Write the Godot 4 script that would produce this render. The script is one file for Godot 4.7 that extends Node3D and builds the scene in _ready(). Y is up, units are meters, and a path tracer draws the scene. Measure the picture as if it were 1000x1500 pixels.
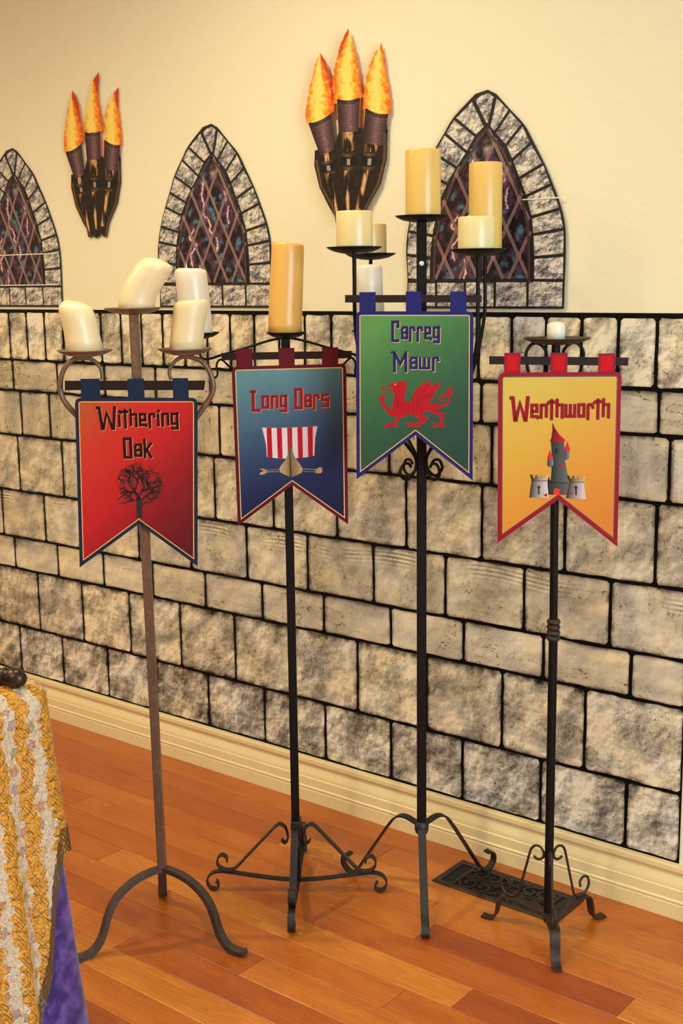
extends Node3D
# A medieval corner set up indoors: printed stone sheeting, cut-out arched windows and torches on a cream wall,
# four iron candle stands with cardboard pennants, a draped table, a floor register on a plank floor.

const PHI := 0.67455            # the stands face this way (turned about y)
const DX0 := -4.0               # printed sheet: left end, right end, bottom, top
const DX1 := -1.037
const DY0 := 0.119
const DY1 := 1.345
const SHEET_W := 2048
const SHEET_H := 848
const ROWS := [1.345, 1.184, 1.085, 0.940, 0.755, 0.597, 0.489, 0.290, 0.119]

var rng := RandomNumberGenerator.new()
var mats := {}
var used := {}

# ---------------------------------------------------------------- helpers
func c8(r: float, g: float, b: float) -> Color:
	return Color(r / 255.0, g / 255.0, b / 255.0)

func mat(col: Color, rough := 0.6, metal := 0.0, spec := 0.5) -> StandardMaterial3D:
	var m := StandardMaterial3D.new()
	m.albedo_color = col
	m.roughness = rough
	m.metallic = metal
	m.metallic_specular = spec
	return m

func vmat(rough := 0.5) -> StandardMaterial3D:      # colours come from the print's own colours, per vertex
	var m := mat(Color.WHITE, rough, 0.0, 0.2)
	m.vertex_color_use_as_albedo = true
	return m

func new_st() -> SurfaceTool:
	var st := SurfaceTool.new()
	st.begin(Mesh.PRIMITIVE_TRIANGLES)
	st.set_smooth_group(-1)
	return st

func numbered(called: String) -> String:
	var n: int = used.get(called, 0)
	used[called] = n + 1
	return called if n == 0 else "%s_%03d" % [called, n]

func obj(called: String, st: SurfaceTool, m: Material, parent: Node = null) -> MeshInstance3D:
	st.generate_normals()
	return put(called, st.commit(), m, parent)

func put(called: String, mesh: Mesh, m: Material, parent: Node = null) -> MeshInstance3D:
	var o := MeshInstance3D.new()
	o.mesh = mesh
	o.material_override = m
	if parent == null:
		o.name = numbered(called)
		add_child(o, true)
	else:
		var n := 0
		var nm := called
		while parent.has_node(NodePath(nm)):
			n += 1
			nm = "%s_%03d" % [called, n]
		o.name = nm
		parent.add_child(o, true)
	return o

func tag(o: Node, label: String, category: String, group := "") -> Node:
	o.set_meta("label", label)
	o.set_meta("category", category)
	if group:
		o.set_meta("group", group)
	return o

func thing(called: String, label: String, category: String, at := Vector3.ZERO, turn := 0.0, group := "") -> Node3D:
	var o := Node3D.new()
	o.name = numbered(called)
	add_child(o, true)
	o.position = at
	o.rotation.y = turn
	tag(o, label, category, group)
	return o

func struct(called: String, st: SurfaceTool, m: Material) -> MeshInstance3D:
	var o := obj(called, st, m)
	o.set_meta("kind", "structure")
	return o

func tri(st: SurfaceTool, a: Vector3, b: Vector3, c: Vector3) -> void:     # a, b, c counter-clockwise from outside
	st.add_vertex(a)
	st.add_vertex(c)
	st.add_vertex(b)

func quad(st: SurfaceTool, a: Vector3, b: Vector3, c: Vector3, d: Vector3) -> void:
	tri(st, a, b, c)
	tri(st, a, c, d)

func box(st: SurfaceTool, lo: Vector3, hi: Vector3, bev := 0.0) -> void:
	if bev <= 0.0:
		var p := func(i: int) -> Vector3: return Vector3(hi.x if i & 1 else lo.x, hi.y if i & 2 else lo.y, hi.z if i & 4 else lo.z)
		quad(st, p.call(4), p.call(5), p.call(7), p.call(6))
		quad(st, p.call(1), p.call(0), p.call(2), p.call(3))
		quad(st, p.call(5), p.call(1), p.call(3), p.call(7))
		quad(st, p.call(0), p.call(4), p.call(6), p.call(2))
		quad(st, p.call(6), p.call(7), p.call(3), p.call(2))
		quad(st, p.call(0), p.call(1), p.call(5), p.call(4))
		return
	var ring := func(y: float, k: float) -> Array: return [Vector3(lo.x + k, y, hi.z - k), Vector3(hi.x - k, y, hi.z - k), Vector3(hi.x - k, y, lo.z + k), Vector3(lo.x + k, y, lo.z + k)]
	var rs := [ring.call(lo.y, bev), ring.call(lo.y + bev, 0.0), ring.call(hi.y - bev, 0.0), ring.call(hi.y, bev)]
	for i in 3:
		for k in 4:
			quad(st, rs[i][k], rs[i][(k + 1) % 4], rs[i + 1][(k + 1) % 4], rs[i + 1][k])
	quad(st, rs[3][0], rs[3][1], rs[3][2], rs[3][3])
	quad(st, rs[0][3], rs[0][2], rs[0][1], rs[0][0])

func pv(a: Array, s := 0.0001) -> PackedVector2Array:      # flat list of numbers -> points
	var o := PackedVector2Array()
	for i in range(0, a.size() - 1, 2):
		o.append(Vector2(a[i], a[i + 1]) * s)
	return o

func area(p: PackedVector2Array) -> float:
	var s := 0.0
	for i in p.size():
		s += p[i].cross(p[(i + 1) % p.size()])
	return s / 2.0

func ccw(p: PackedVector2Array) -> PackedVector2Array:
	if area(p) < 0.0:
		p = p.duplicate()
		p.reverse()
	return p

# flat polygon facing +z at height z; with depth > 0 it gets a back and sides. col(point) or uv(point) may be given
func plate(st: SurfaceTool, poly: PackedVector2Array, z: float, depth := 0.0, col = null, uv := Rect2()) -> void:
	var p := ccw(poly)
	var ix := Geometry2D.triangulate_polygon(p)
	if ix.is_empty():
		print("plate: polygon not simple ", p)
	var emit := func(q: Vector2, zz: float) -> void:
		if col != null:
			st.set_color(col.call(q) if col is Callable else col)
		if uv.size.x > 0.0:
			st.set_uv(Vector2((q.x - uv.position.x) / uv.size.x, 1.0 - (q.y - uv.position.y) / uv.size.y))
		st.add_vertex(Vector3(q.x, q.y, zz))
	for i in range(0, ix.size(), 3):
		var a := p[ix[i]]
		var b := p[ix[i + 1]]
		var c := p[ix[i + 2]]
		if (b - a).cross(c - a) < 0.0:
			var t := b
			b = c
			c = t
		emit.call(a, z); emit.call(c, z); emit.call(b, z)
		if depth > 0.0:
			emit.call(a, z - depth); emit.call(b, z - depth); emit.call(c, z - depth)
	if depth > 0.0:
		for i in p.size():
			var a := p[i]
			var b := p[(i + 1) % p.size()]
			emit.call(a, z - depth); emit.call(b, z); emit.call(b, z - depth)
			emit.call(a, z - depth); emit.call(a, z); emit.call(b, z)

# polyline of a given width as flat quads with mitred joints
func stroke(st: SurfaceTool, pts: PackedVector2Array, w0: float, w1: float, z: float, col = null) -> void:
	var n := pts.size()
	var l := []
	var r := []
	for i in n:
		var d0 := (pts[i] - pts[maxi(i - 1, 0)]).normalized()
		var d1 := (pts[mini(i + 1, n - 1)] - pts[i]).normalized()
		if i == 0: d0 = d1
		if i == n - 1: d1 = d0
		var nn := (d0.orthogonal() + d1.orthogonal())
		nn = nn.normalized() if nn.length() > 0.2 else d0.orthogonal()
		var k := 1.0 / maxf(0.45, nn.dot(d0.orthogonal()))
		var w := lerpf(w0, w1, float(i) / maxf(1, n - 1)) * 0.5 * k
		l.append(pts[i] + nn * w)
		r.append(pts[i] - nn * w)
	for i in n - 1:
		var hull := Geometry2D.convex_hull(PackedVector2Array([l[i], l[i + 1], r[i + 1], r[i]]))
		hull.remove_at(hull.size() - 1)
		plate(st, hull, z, 0.0, col)

func curve(a: Array, sub := 5) -> Array:        # Catmull-Rom through the points
	var o := []
	var n := a.size()
	for i in n - 1:
		var p0 = a[maxi(i - 1, 0)]
		var p1 = a[i]
		var p2 = a[i + 1]
		var p3 = a[mini(i + 2, n - 1)]
		for k in sub:
			var t := float(k) / sub
			o.append(p1.cubic_interpolate(p2, p0, p3, t))
	o.append(a[n - 1])
	return o

# round bar along 3D points
func tube(st: SurfaceTool, pts: Array, r: float, seg := 8, r1 := -1.0) -> void:
	st.set_smooth_group(1)
	var n := pts.size()
	var up := Vector3(0.31, 0.2, 0.9).normalized()
	var rings := []
	for i in n:
		var d: Vector3 = (pts[mini(i + 1, n - 1)] - pts[maxi(i - 1, 0)]).normalized()
		up = (up - d * up.dot(d)).normalized()
		var side := d.cross(up)
		var rr := r if r1 < 0.0 else lerpf(r, r1, float(i) / (n - 1))
		var ring := []
		for k in seg:
			var a := TAU * k / seg
			ring.append(pts[i] + (side * cos(a) + up * sin(a)) * rr)
		rings.append(ring)
	for i in n - 1:
		for k in seg:
			var k1 := (k + 1) % seg
			quad(st, rings[i][k], rings[i][k1], rings[i + 1][k1], rings[i + 1][k])
	st.set_smooth_group(-1)
	for k in seg:
		tri(st, pts[0], rings[0][(k + 1) % seg], rings[0][k])
		tri(st, pts[n - 1], rings[n - 1][k], rings[n - 1][(k + 1) % seg])

# flat bar along 3D points: wide across "side", thin in its own plane
func strip(st: SurfaceTool, pts: Array, side: Vector3, wide: float, thick: float, wide1 := -1.0) -> void:
	var n := pts.size()
	var rings := []
	for i in n:
		var d: Vector3 = (pts[mini(i + 1, n - 1)] - pts[maxi(i - 1, 0)]).normalized()
		var nn := side.cross(d).normalized() * thick * 0.5
		var w := wide if wide1 < 0.0 else lerpf(wide, wide1, float(i) / (n - 1))
		var s := side * w * 0.5
		rings.append([pts[i] - s - nn, pts[i] + s - nn, pts[i] + s + nn, pts[i] - s + nn])
	for k in 4:
		st.set_smooth_group(k + 1)
		for i in n - 1:
			quad(st, rings[i][(k + 1) % 4], rings[i][k], rings[i + 1][k], rings[i + 1][(k + 1) % 4])
	st.set_smooth_group(-1)
	quad(st, rings[0][0], rings[0][1], rings[0][2], rings[0][3])
	quad(st, rings[n - 1][3], rings[n - 1][2], rings[n - 1][1], rings[n - 1][0])

func lathe(st: SurfaceTool, prof: Array, at: Vector3, seg := 28) -> void:     # prof: Vector2(radius, y), listed from the top inside outwards and down
	st.set_smooth_group(1)
	for i in prof.size() - 1:
		var p: Vector2 = prof[i]
		var q: Vector2 = prof[i + 1]
		for k in seg:
			var a := TAU * k / seg
			var b := TAU * (k + 1) / seg
			var pa := at + Vector3(cos(a) * p.x, p.y, -sin(a) * p.x)
			var pb := at + Vector3(cos(b) * p.x, p.y, -sin(b) * p.x)
			var qa := at + Vector3(cos(a) * q.x, q.y, -sin(a) * q.x)
			var qb := at + Vector3(cos(b) * q.x, q.y, -sin(b) * q.x)
			if p.x < 1e-6:
				tri(st, pa, qa, qb)
			elif q.x < 1e-6:
				tri(st, pa, qa, pb)
			else:
				quad(st, pa, qa, qb, pb)
	st.set_smooth_group(-1)

# wax body: each pair is the left and right edge of a round slice (in 0.1 mm, x and y), w is its depth
func wax(st: SurfaceTool, pairs: Array, w: float, org: Vector3, wob := 0.0) -> void:
	st.set_smooth_group(1)
	var seg := 28
	var rings := []
	for pr in pairs:
		var a := Vector3(pr[0], pr[1], 0) * 0.0001
		var b := Vector3(pr[2], pr[3], 0) * 0.0001
		var c := (a + b) * 0.5 + Vector3(0, 0, w) - org
		var h := (b - a) * 0.5
		var ring := []
		for k in seg:
			var t := TAU * k / seg
			var f := 1.0 + wob * (sin(3.0 * t + 1.0) + 0.6 * sin(5.0 * t))
			ring.append(c + (h * cos(t) + Vector3(0, 0, -h.length()) * sin(t)) * f)
		rings.append([c, ring])
	for i in rings.size() - 1:
		for k in seg:
			var k1 := (k + 1) % seg
			quad(st, rings[i][1][k], rings[i][1][k1], rings[i + 1][1][k1], rings[i + 1][1][k])
	var last: Array = rings[rings.size() - 1]
	for k in seg:
		tri(st, last[0], last[1][k], last[1][(k + 1) % seg])
		tri(st, rings[0][0], rings[0][1][(k + 1) % seg], rings[0][1][k])
	st.set_smooth_group(-1)

func noise_tex(freq: float, size := 256, normal := 0.0, oct := 4) -> NoiseTexture2D:
	var f := FastNoiseLite.new()
	f.seed = 7
	f.frequency = freq
	f.fractal_octaves = oct
	var t := NoiseTexture2D.new()
	t.width = size
	t.height = size
	t.seamless = true
	t.noise = f
	if normal > 0.0:
		t.as_normal_map = true
		t.bump_strength = normal
	return t

func noise_bytes(w: int, h: int, freq: float, sd: int, oct := 4, gain := 0.5) -> PackedByteArray:
	var f := FastNoiseLite.new()
	f.seed = sd
	f.frequency = freq
	f.fractal_octaves = oct
	f.fractal_gain = gain
	return f.get_image(w, h).get_data()

# ---------------------------------------------------------------- scene
func _ready() -> void:
	rng.seed = 41
	# camera
	var cam := Camera3D.new()
	cam.name = "camera"
	add_child(cam)
	cam.transform = Transform3D(Basis(Vector3(0.782399, -0.012762, -0.622647), Vector3(-0.103993, 0.983076, -0.150824), Vector3(0.614033, 0.182755, 0.767830)), Vector3(0, 1.42, 2.49335))
	cam.fov = 44.80
	cam.near = 0.05
	cam.far = 30.0
	cam.current = true
	# surroundings and exposure
	var env := Environment.new()
	env.background_mode = Environment.BG_COLOR
	env.background_color = c8(40, 34, 28)
	env.tonemap_mode = Environment.TONE_MAPPER_LINEAR
	env.tonemap_exposure = 1.12
	env.sdfgi_enabled = true
	env.ssao_enabled = true
	env.ssil_enabled = true
	var we := WorldEnvironment.new()
	we.name = "surroundings"
	we.environment = env
	add_child(we)
	# lamps
	downlight(Vector3(-1.95, 2.70, 0.95), Color(1.0, 0.985, 0.87), 1.35, "round ceiling downlight above the candle stands")
	downlight(Vector3(-0.15, 2.70, 1.75), Color(1.0, 0.985, 0.90), 0.5, "round ceiling downlight over the right part of the room")
	downlight(Vector3(-1.7, 2.70, 3.5), Color(1.0, 0.98, 0.85), 3.2, "round ceiling downlight at the back of the room")
	downlight(Vector3(-3.3, 2.70, 1.7), Color(1.0, 0.98, 0.85), 3.0, "round ceiling downlight at the left end of the room")
	daylight_window()

	room()
	floor_planks()
	sheet()
	arched_windows()
	torches()
	stands()
	banners()
	register_vent()
	table()

func downlight(at: Vector3, col: Color, e: float, label: String) -> void:
	var t := thing("ceiling_light", label, "ceiling light", at)
	var st := new_st()
	lathe(st, [Vector2(0.062, 0.0), Vector2(0.066, -0.012), Vector2(0.085, -0.010), Vector2(0.088, 0.0)], Vector3.ZERO)
	obj("trim_ring", st, mat(c8(235, 232, 225), 0.4), t)
	st = new_st()
	lathe(st, [Vector2(0.0, -0.002), Vector2(0.062, -0.002), Vector2(0.062, -0.006), Vector2(0.0, -0.006)], Vector3.ZERO)
	var m := mat(Color(1, 1, 1), 0.5)
	m.emission_enabled = true
	m.emission = col
	m.emission_energy_multiplier = 4.0
	obj("lamp_lens", st, m, t)
	var l := SpotLight3D.new()
	l.name = "downlight_lamp"
	add_child(l, true)
	l.position = at + Vector3(0, -0.03, 0)
	l.rotation.x = -PI / 2
	l.spot_angle = 82.0
	l.spot_angle_attenuation = 0.9
	l.light_color = col
	l.light_energy = e
	l.light_size = 0.055
	l.spot_range = 9.0
	l.spot_attenuation = 2.0
	l.shadow_enabled = true

func daylight_window() -> void:
	var x := 2.5
	var st := new_st()
	box(st, Vector3(x + 0.02, 0.85, 1.1), Vector3(x + 0.03, 2.25, 3.1))
	var m := mat(Color(1, 1, 1), 0.4)
	m.emission_enabled = true
	m.emission = Color(0.78, 0.91, 1.0)
	m.emission_energy_multiplier = 1.6
	var w := struct("window_1", st, m)
	var fm := mat(c8(232, 226, 210), 0.45)
	st = new_st()
	for b in [[0.78, 0.85, 1.03, 3.17], [2.25, 2.32, 1.03, 3.17], [0.85, 2.25, 1.03, 1.1], [0.85, 2.25, 3.1, 3.17], [1.53, 1.57, 1.1, 3.1], [0.85, 2.25, 2.08, 2.12]]:
		box(st, Vector3(x - 0.03, b[0], b[2]), Vector3(x + 0.018, b[1], b[3]))
	obj("window_frame", st, fm, w)
	var l := AreaLight3D.new()
	l.name = "window_daylight"
	add_child(l, true)
	l.position = Vector3(x - 0.05, 1.55, 2.1)
	l.rotation.y = PI / 2
	l.area_size = Vector2(2.0, 1.4)
	l.light_color = Color(0.78, 0.91, 1.0)
	l.light_energy = 13.0
	l.area_range = 12.0
	l.shadow_enabled = true

func room() -> void:
	var wm := mat(c8(241, 228, 190), 0.55, 0.0, 0.35)
	wm.normal_enabled = true
	wm.normal_texture = noise_tex(0.06, 256, 2.0)
	wm.normal_scale = 0.12
	wm.uv1_triplanar = true
	wm.uv1_world_triplanar = true
	wm.uv1_scale = Vector3(3, 3, 3)
	var xe := -1.032
	var h := 2.7
	var st := new_st()
	box(st, Vector3(-5.5, -0.1, -0.25), Vector3(xe, h, 0))
	struct("wall_back", st, wm)
	st = new_st()
	box(st, Vector3(-5.7, -0.1, -1.6), Vector3(-5.5, h, 5.0))
	struct("wall_left", st, wm)
	st = new_st()                                   # right wall with its window opening
	box(st, Vector3(2.5, -0.1, -1.6), Vector3(2.75, h, 1.1))
	box(st, Vector3(2.5, -0.1, 3.1), Vector3(2.75, h, 5.0))
	box(st, Vector3(2.5, -0.1, 1.1), Vector3(2.75, 0.85, 3.1))
	box(st, Vector3(2.5, 2.25, 1.1), Vector3(2.75, h, 3.1))
	struct("wall_right", st, wm)
	st = new_st()
	box(st, Vector3(-5.7, -0.1, 5.0), Vector3(2.75, h, 5.2))
	struct("wall_front", st, wm)
	st = new_st()
	box(st, Vector3(-5.7, -0.1, -1.8), Vector3(2.75, h, -1.6))
	struct("wall_alcove", st, wm)
	st = new_st()
	box(st, Vector3(-5.8, h, -1.9), Vector3(2.85, h + 0.15, 5.3))
	struct("ceiling", st, mat(c8(244, 236, 218), 0.8))
	# moulded baseboard along the wall, turning its corner
	var prof := [Vector2(0, 0), Vector2(.022, 0), Vector2(.022, .034), Vector2(.0195, .036), Vector2(.0195, .038), Vector2(.0225, .040), Vector2(.0225, .043), Vector2(.0195, .046), Vector2(.019, .068), Vector2(.0165, .071), Vector2(.0165, .074), Vector2(.015, .080), Vector2(.011, .089), Vector2(.008, .096), Vector2(.0085, .101), Vector2(.012, .106), Vector2(.0145, .110), Vector2(.0145, .120), Vector2(.0125, .1245), Vector2(0, .1255)]
	st = new_st()
	for i in prof.size() - 1:
		var a: Vector2 = prof[i]
		var b: Vector2 = prof[i + 1]
		quad(st, Vector3(-5.5, a.y, a.x), Vector3(xe + a.x, a.y, a.x), Vector3(xe + b.x, b.y, b.x), Vector3(-5.5, b.y, b.x))
		quad(st, Vector3(xe + a.x, a.y, a.x), Vector3(xe + a.x, a.y, -0.25), Vector3(xe + b.x, b.y, -0.25), Vector3(xe + b.x, b.y, b.x))
	struct("baseboard_back", st, mat(c8(232, 206, 150), 0.4))

func wood_texture() -> ImageTexture:
	var w := 1024
	var h := 256
	var a := noise_bytes(w, h, 0.012, 3, 4)
	var b := noise_bytes(w, h, 0.05, 9, 3)
	var d := PackedByteArray()
	d.resize(w * h * 3)
	for y in h:
		for x in w:
			var n := a[y * w + x / 6] / 255.0            # long along the board
			var f := b[((y * 3) % h) * w + x / 12] / 255.0
			var g := 0.5 + 0.5 * sin((n * 7.0 + y / 26.0) * TAU)
			var v := 0.86 + 0.045 * g + 0.10 * (f - 0.5) + 0.10 * (n - 0.5)
			var i := (y * w + x) * 3
			d[i] = int(clampf(v * 1.02, 0, 1) * 255)
			d[i + 1] = int(clampf(v * v * 1.0 + 0.08, 0, 1) * 255)
			d[i + 2] = int(clampf(v * v * v + 0.10, 0, 1) * 255)
	return ImageTexture.create_from_image(Image.create_from_data(w, h, false, Image.FORMAT_RGB8, d))

func floor_planks() -> void:
	var tex := wood_texture()
	var tones := [c8(205, 112, 34), c8(196, 103, 31), c8(210, 119, 39), c8(188, 94, 28), c8(174, 81, 25), c8(219, 133, 46), c8(199, 105, 30), c8(207, 115, 34)]
	var pm := []
	for t in tones:
		var m := mat(t, 0.33, 0.0, 0.5)
		m.albedo_texture = tex
		m.clearcoat_enabled = true
		m.clearcoat = 0.25
		m.clearcoat_roughness = 0.28
		pm.append(m)
	var gap := mat(c8(46, 24, 12), 0.8)
	var st := new_st()
	box(st, Vector3(-5.7, -0.12, -1.8), Vector3(2.75, -0.0125, 5.2))
	var fl := struct("floor", st, gap)
	# boards: rows run along the wall, 84.5 mm wide; joints the photo shows are set by hand
	var set_joints := {1: [-3.7, -3.4, -1.75, -0.5], 2: [-4.0, -2.0, -0.4, 0.9], 3: [-3.8, -3.6, -1.5, -0.1], 5: [-3.5, -2.9, -0.7, 0.6], 7: [-3.4, -3.0, -1.35, 0.5], 4: [-3.6, -2.62, -1.45, -0.968, 0.9], 6: [-3.9, -2.3, -1.242, 0.4], 10: [-3.2, -2.06, -1.1, 0.7], 8: [-3.1, -1.66, -0.4, 0.9], 9: [-3.6, -1.95, -0.75, 0.9]}
	var set_tones := {4: [4, 1, 7, 4, 5], 6: [1, 6, 5, 4, 0], 10: [3, 1, 5, 2, 0], 8: [0, 3, 2, 0, 1], 9: [2, 0, 3, 1, 0], 0: [3, 1, 1, 7], 1: [4, 3, 3, 0, 7], 2: [1, 3, 5, 2, 2], 3: [4, 3, 0, 2, 5], 5: [3, 1, 6, 7, 0], 7: [1, 3, 0, 6, 0]}
	for k in range(-1, 30):
		var z0 := 0.023 + 0.0845 * k
		var z1 := z0 + 0.0845
		if k == -1:
			z0 = 0.0
		var cuts := [-4.3]
		if set_joints.has(k):
			cuts.append_array(set_joints[k])
		else:
			var x := -4.3 + rng.randf_range(0.3, 1.2)
			while x < 0.9:
				cuts.append(x)
				x += rng.randf_range(1.5, 3.0)
		cuts.append(1.0)
		for i in cuts.size() - 1:
			var x0: float = cuts[i]
			var x1: float = cuts[i + 1]
			if x1 - x0 < 0.02:
				continue
			var tone: int = rng.randi_range(0, 7)
			if tone == 4 and rng.randf() < 0.6:
				tone = 1
			if set_tones.has(k) and i < set_tones[k].size():
				tone = set_tones[k][i]
			plank(x0, x1, z0, z1, pm[tone], fl)
	# the rest of the room's floor, too far from the view to tell its boards apart
	st = new_st()
	var far: StandardMaterial3D = pm[0].duplicate()
	far.uv1_triplanar = true
	far.uv1_world_triplanar = true
	for b in [[-5.6, -4.3, 0.0, 5.1], [1.0, 2.6, -1.7, 5.1], [-4.3, 1.0, 2.558, 5.1], [-5.6, 1.0, -1.7, 0.0]]:
		box(st, Vector3(b[0], -0.0125, b[2]), Vector3(b[1], -0.0002, b[3]))
	var o := obj("far_boards", st, far, fl)
	o.set_meta("kind", "stuff")

func plank(x0: float, x1: float, z0: float, z1: float, m: Material, parent: Node) -> void:
	var st := new_st()
	var g := 0.0005
	var bv := 0.0009
	x0 += g; x1 -= g; z0 += g; z1 -= g
	var o := Vector2(rng.randf(), rng.randf())
	var v := func(x: float, y: float, z: float) -> void:
		st.set_uv(o + Vector2((x - x0) * 0.8, (z - z0) * 3.6))
		st.add_vertex(Vector3(x, y, z))
	var lo := [Vector3(x0, -0.012, z1), Vector3(x1, -0.012, z1), Vector3(x1, -0.012, z0), Vector3(x0, -0.012, z0)]
	var mid := [Vector3(x0, -bv * 0.6, z1), Vector3(x1, -bv * 0.6, z1), Vector3(x1, -bv * 0.6, z0), Vector3(x0, -bv * 0.6, z0)]
	var top := [Vector3(x0 + bv, 0, z1 - bv), Vector3(x1 - bv, 0, z1 - bv), Vector3(x1 - bv, 0, z0 + bv), Vector3(x0 + bv, 0, z0 + bv)]
	for pr in [[lo, mid], [mid, top]]:
		for k in 4:
			var a: Vector3 = pr[0][k]
			var b: Vector3 = pr[0][(k + 1) % 4]
			var c: Vector3 = pr[1][(k + 1) % 4]
			var d: Vector3 = pr[1][k]
			for q in [a, c, b, a, d, c]:
				v.call(q.x, q.y, q.z)
	for q in [top[0], top[2], top[1], top[0], top[3], top[2]]:
		v.call(q.x, q.y, q.z)
	obj("floor_plank", st, m, parent)

# ---------------------------------------------------------------- printed stone sheeting
func joints(r: int) -> Array:       # x of the upright joints of a course, left to right
	var o := []
	var x: float
	match r:
		0:
			x = -3.3480 - 0.08868 * 8
			while x < DX1: o.append(x); x += 0.08868
		1:
			x = -3.3430 - 0.2222 * 4
			while x < DX1: o.append(x); x += 0.2222
		2:
			x = -3.3120 - 0.4440 * 2
			while x < DX1: o.append(x); o.append(x + 0.1445); x += 0.4440
		_:
			x = [-3.3400, -3.4440, -3.3900, -3.2780, -3.3915][r - 3] - 0.2223 * 3
			while x < DX1: o.append(x); x += 0.2223
	while o.size() and o[0] <= DX0 + 0.03: o.remove_at(0)
	while o.size() and o[-1] >= DX1 - 0.02: o.remove_at(o.size() - 1)
	return [DX0] + o + [DX1]

func sheet_textures() -> Array:
	var w := SHEET_W
	var h := SHEET_H
	var na := noise_bytes(w, h, 0.0115, 11, 5, 0.46)
	var nb := noise_bytes(w, h, 0.034, 23, 4)
	var nc := noise_bytes(w, h, 0.010, 31, 3)
	var nd := noise_bytes(w, h, 0.16, 37, 2)
	var d := PackedByteArray()
	d.resize(w * h * 3)
	var mmx := (DX1 - DX0) * 1000.0 / w
	var mmy := (DY1 - DY0) * 1000.0 / h
	for r in 8:
		var js := joints(r)
		var tint := []
		for j in js:
			tint.append([rng.randf_range(-0.05, 0.05), rng.randf_range(-0.03, 0.03)])
		var y_hi := int((DY1 - ROWS[r]) * 1000.0 / mmy)
		var y_lo := int((DY1 - ROWS[r + 1]) * 1000.0 / mmy)
		if r == 7: y_lo = h
		for y in range(y_hi, mini(y_lo, h)):
			var et := (y - y_hi) * mmy
			var eb := (y_lo - y) * mmy
			var ji := 0
			var row := y * w
			for x in w:
				var xm := x * mmx
				while ji < js.size() - 2 and xm > (js[ji + 1] - DX0) * 1000.0:
					ji += 1
				var el: float = xm - (js[ji] - DX0) * 1000.0
				var er: float = (js[ji + 1] - DX0) * 1000.0 - xm
				var a: float
				var b: float
				if r == 2:
					a = na[(y / 5) * w + x] / 255.0
					b = nb[(y / 4) * w + x] / 255.0
				elif r == 1 or r == 5:
					a = na[row + x / 4] / 255.0
					b = nb[row + x / 3] / 255.0
				else:
					a = na[row + x] / 255.0
					b = nb[row + x] / 255.0
				var c := nc[row + x] / 255.0
				var up := mini(row + x + 3 * w + 2, w * h - 1)
				var emb := (na[row + x] - na[up]) / 255.0               # printed light-and-dark modelling of the rock face
				var fine := (nb[row + x] - nb[mini(row + x + w + 1, w * h - 1)]) / 255.0
				var v := (0.83 if r == 0 else 0.785) + 0.24 * (a - 0.5) + 0.12 * (b - 0.5) + 0.10 * (c - 0.5) + 0.6 * emb
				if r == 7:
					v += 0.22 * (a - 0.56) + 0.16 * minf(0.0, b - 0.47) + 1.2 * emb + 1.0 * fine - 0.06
				elif r == 6:
					v += 0.12 * (a - 0.56) + 0.10 * minf(0.0, b - 0.45) + 0.7 * emb + 0.6 * fine
				elif r == 0:
					v += 0.22 * (a - 0.5) + 0.9 * emb + 0.4 * fine
				elif r == 3:
					v += 0.5 * emb + 0.3 * fine
				# printed hairline cracks and pits
				if c > 0.47 and absf(b - 0.47) < 0.018 and a < 0.53 and nd[row + x] > 95:
					v -= 0.32
				if c < 0.47 and nd[row + x] < 58 and a < 0.55:
					v -= 0.36 if r >= 6 or r == 0 else 0.22
				# printed dark rim of each stone
				var e := minf(minf(et * (0.55 if r == 6 else 0.9), eb), minf(el, er)) + (b - 0.5) * 9.0 + (a - 0.5) * 6.0
				if e < 13.0:
					v -= 0.34 * pow(clampf((13.0 - e) / 11.0, 0.0, 1.3), 1.7)
				v = clampf(v + tint[ji][0], 0.06, 0.95)
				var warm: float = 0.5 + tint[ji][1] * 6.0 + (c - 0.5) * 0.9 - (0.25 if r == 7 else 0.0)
				var i := (row + x) * 3
				d[i] = int(v * 255.0)
				d[i + 1] = int(clampf(v * lerpf(0.95, 0.91, warm), 0, 1) * 255.0)
				d[i + 2] = int(clampf(v * lerpf(0.86, 0.715, warm), 0, 1) * 255.0)
	var im := Image.create_from_data(w, h, false, Image.FORMAT_RGB8, d)
	# creases of the folded plastic: raised wrinkles under the fifth joint line, a soft waviness elsewhere
	var hw := 1024
	var hh := 424
	var hb := PackedByteArray()
	hb.resize(hw * hh)
	for y in hh:
		var ym := DY1 - (y + 0.5) * (DY1 - DY0) / hh
		for x in hw:
			var s := nc[y * w + x] / 255.0
			var v := 0.4 + 0.10 * (s - 0.5) + 0.10 * (na[(y * 2) * w + x * 2] / 255.0 - 0.5)
			var gate := clampf((nc[(y / 8 + 300) * w + x] / 255.0 - 0.42) * 5.0, 0.0, 1.0)
			if ym > 0.690 and ym < 0.755:
				var bend := 0.006 * sin(x * 0.021) + 0.004 * sin(x * 0.057)
				v += gate * 0.34 * exp(-pow((ym - 0.724 + bend) / 0.020, 2.0)) * sin((ym + bend) * 590.0 + 1.6 * sin(x * 0.017))
			hb[y * hw + x] = int(clampf(v, 0, 1) * 255)
	var hi := Image.create_from_data(hw, hh, false, Image.FORMAT_L8, hb)
	return [ImageTexture.create_from_image(im), ImageTexture.create_from_image(hi)]

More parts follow.
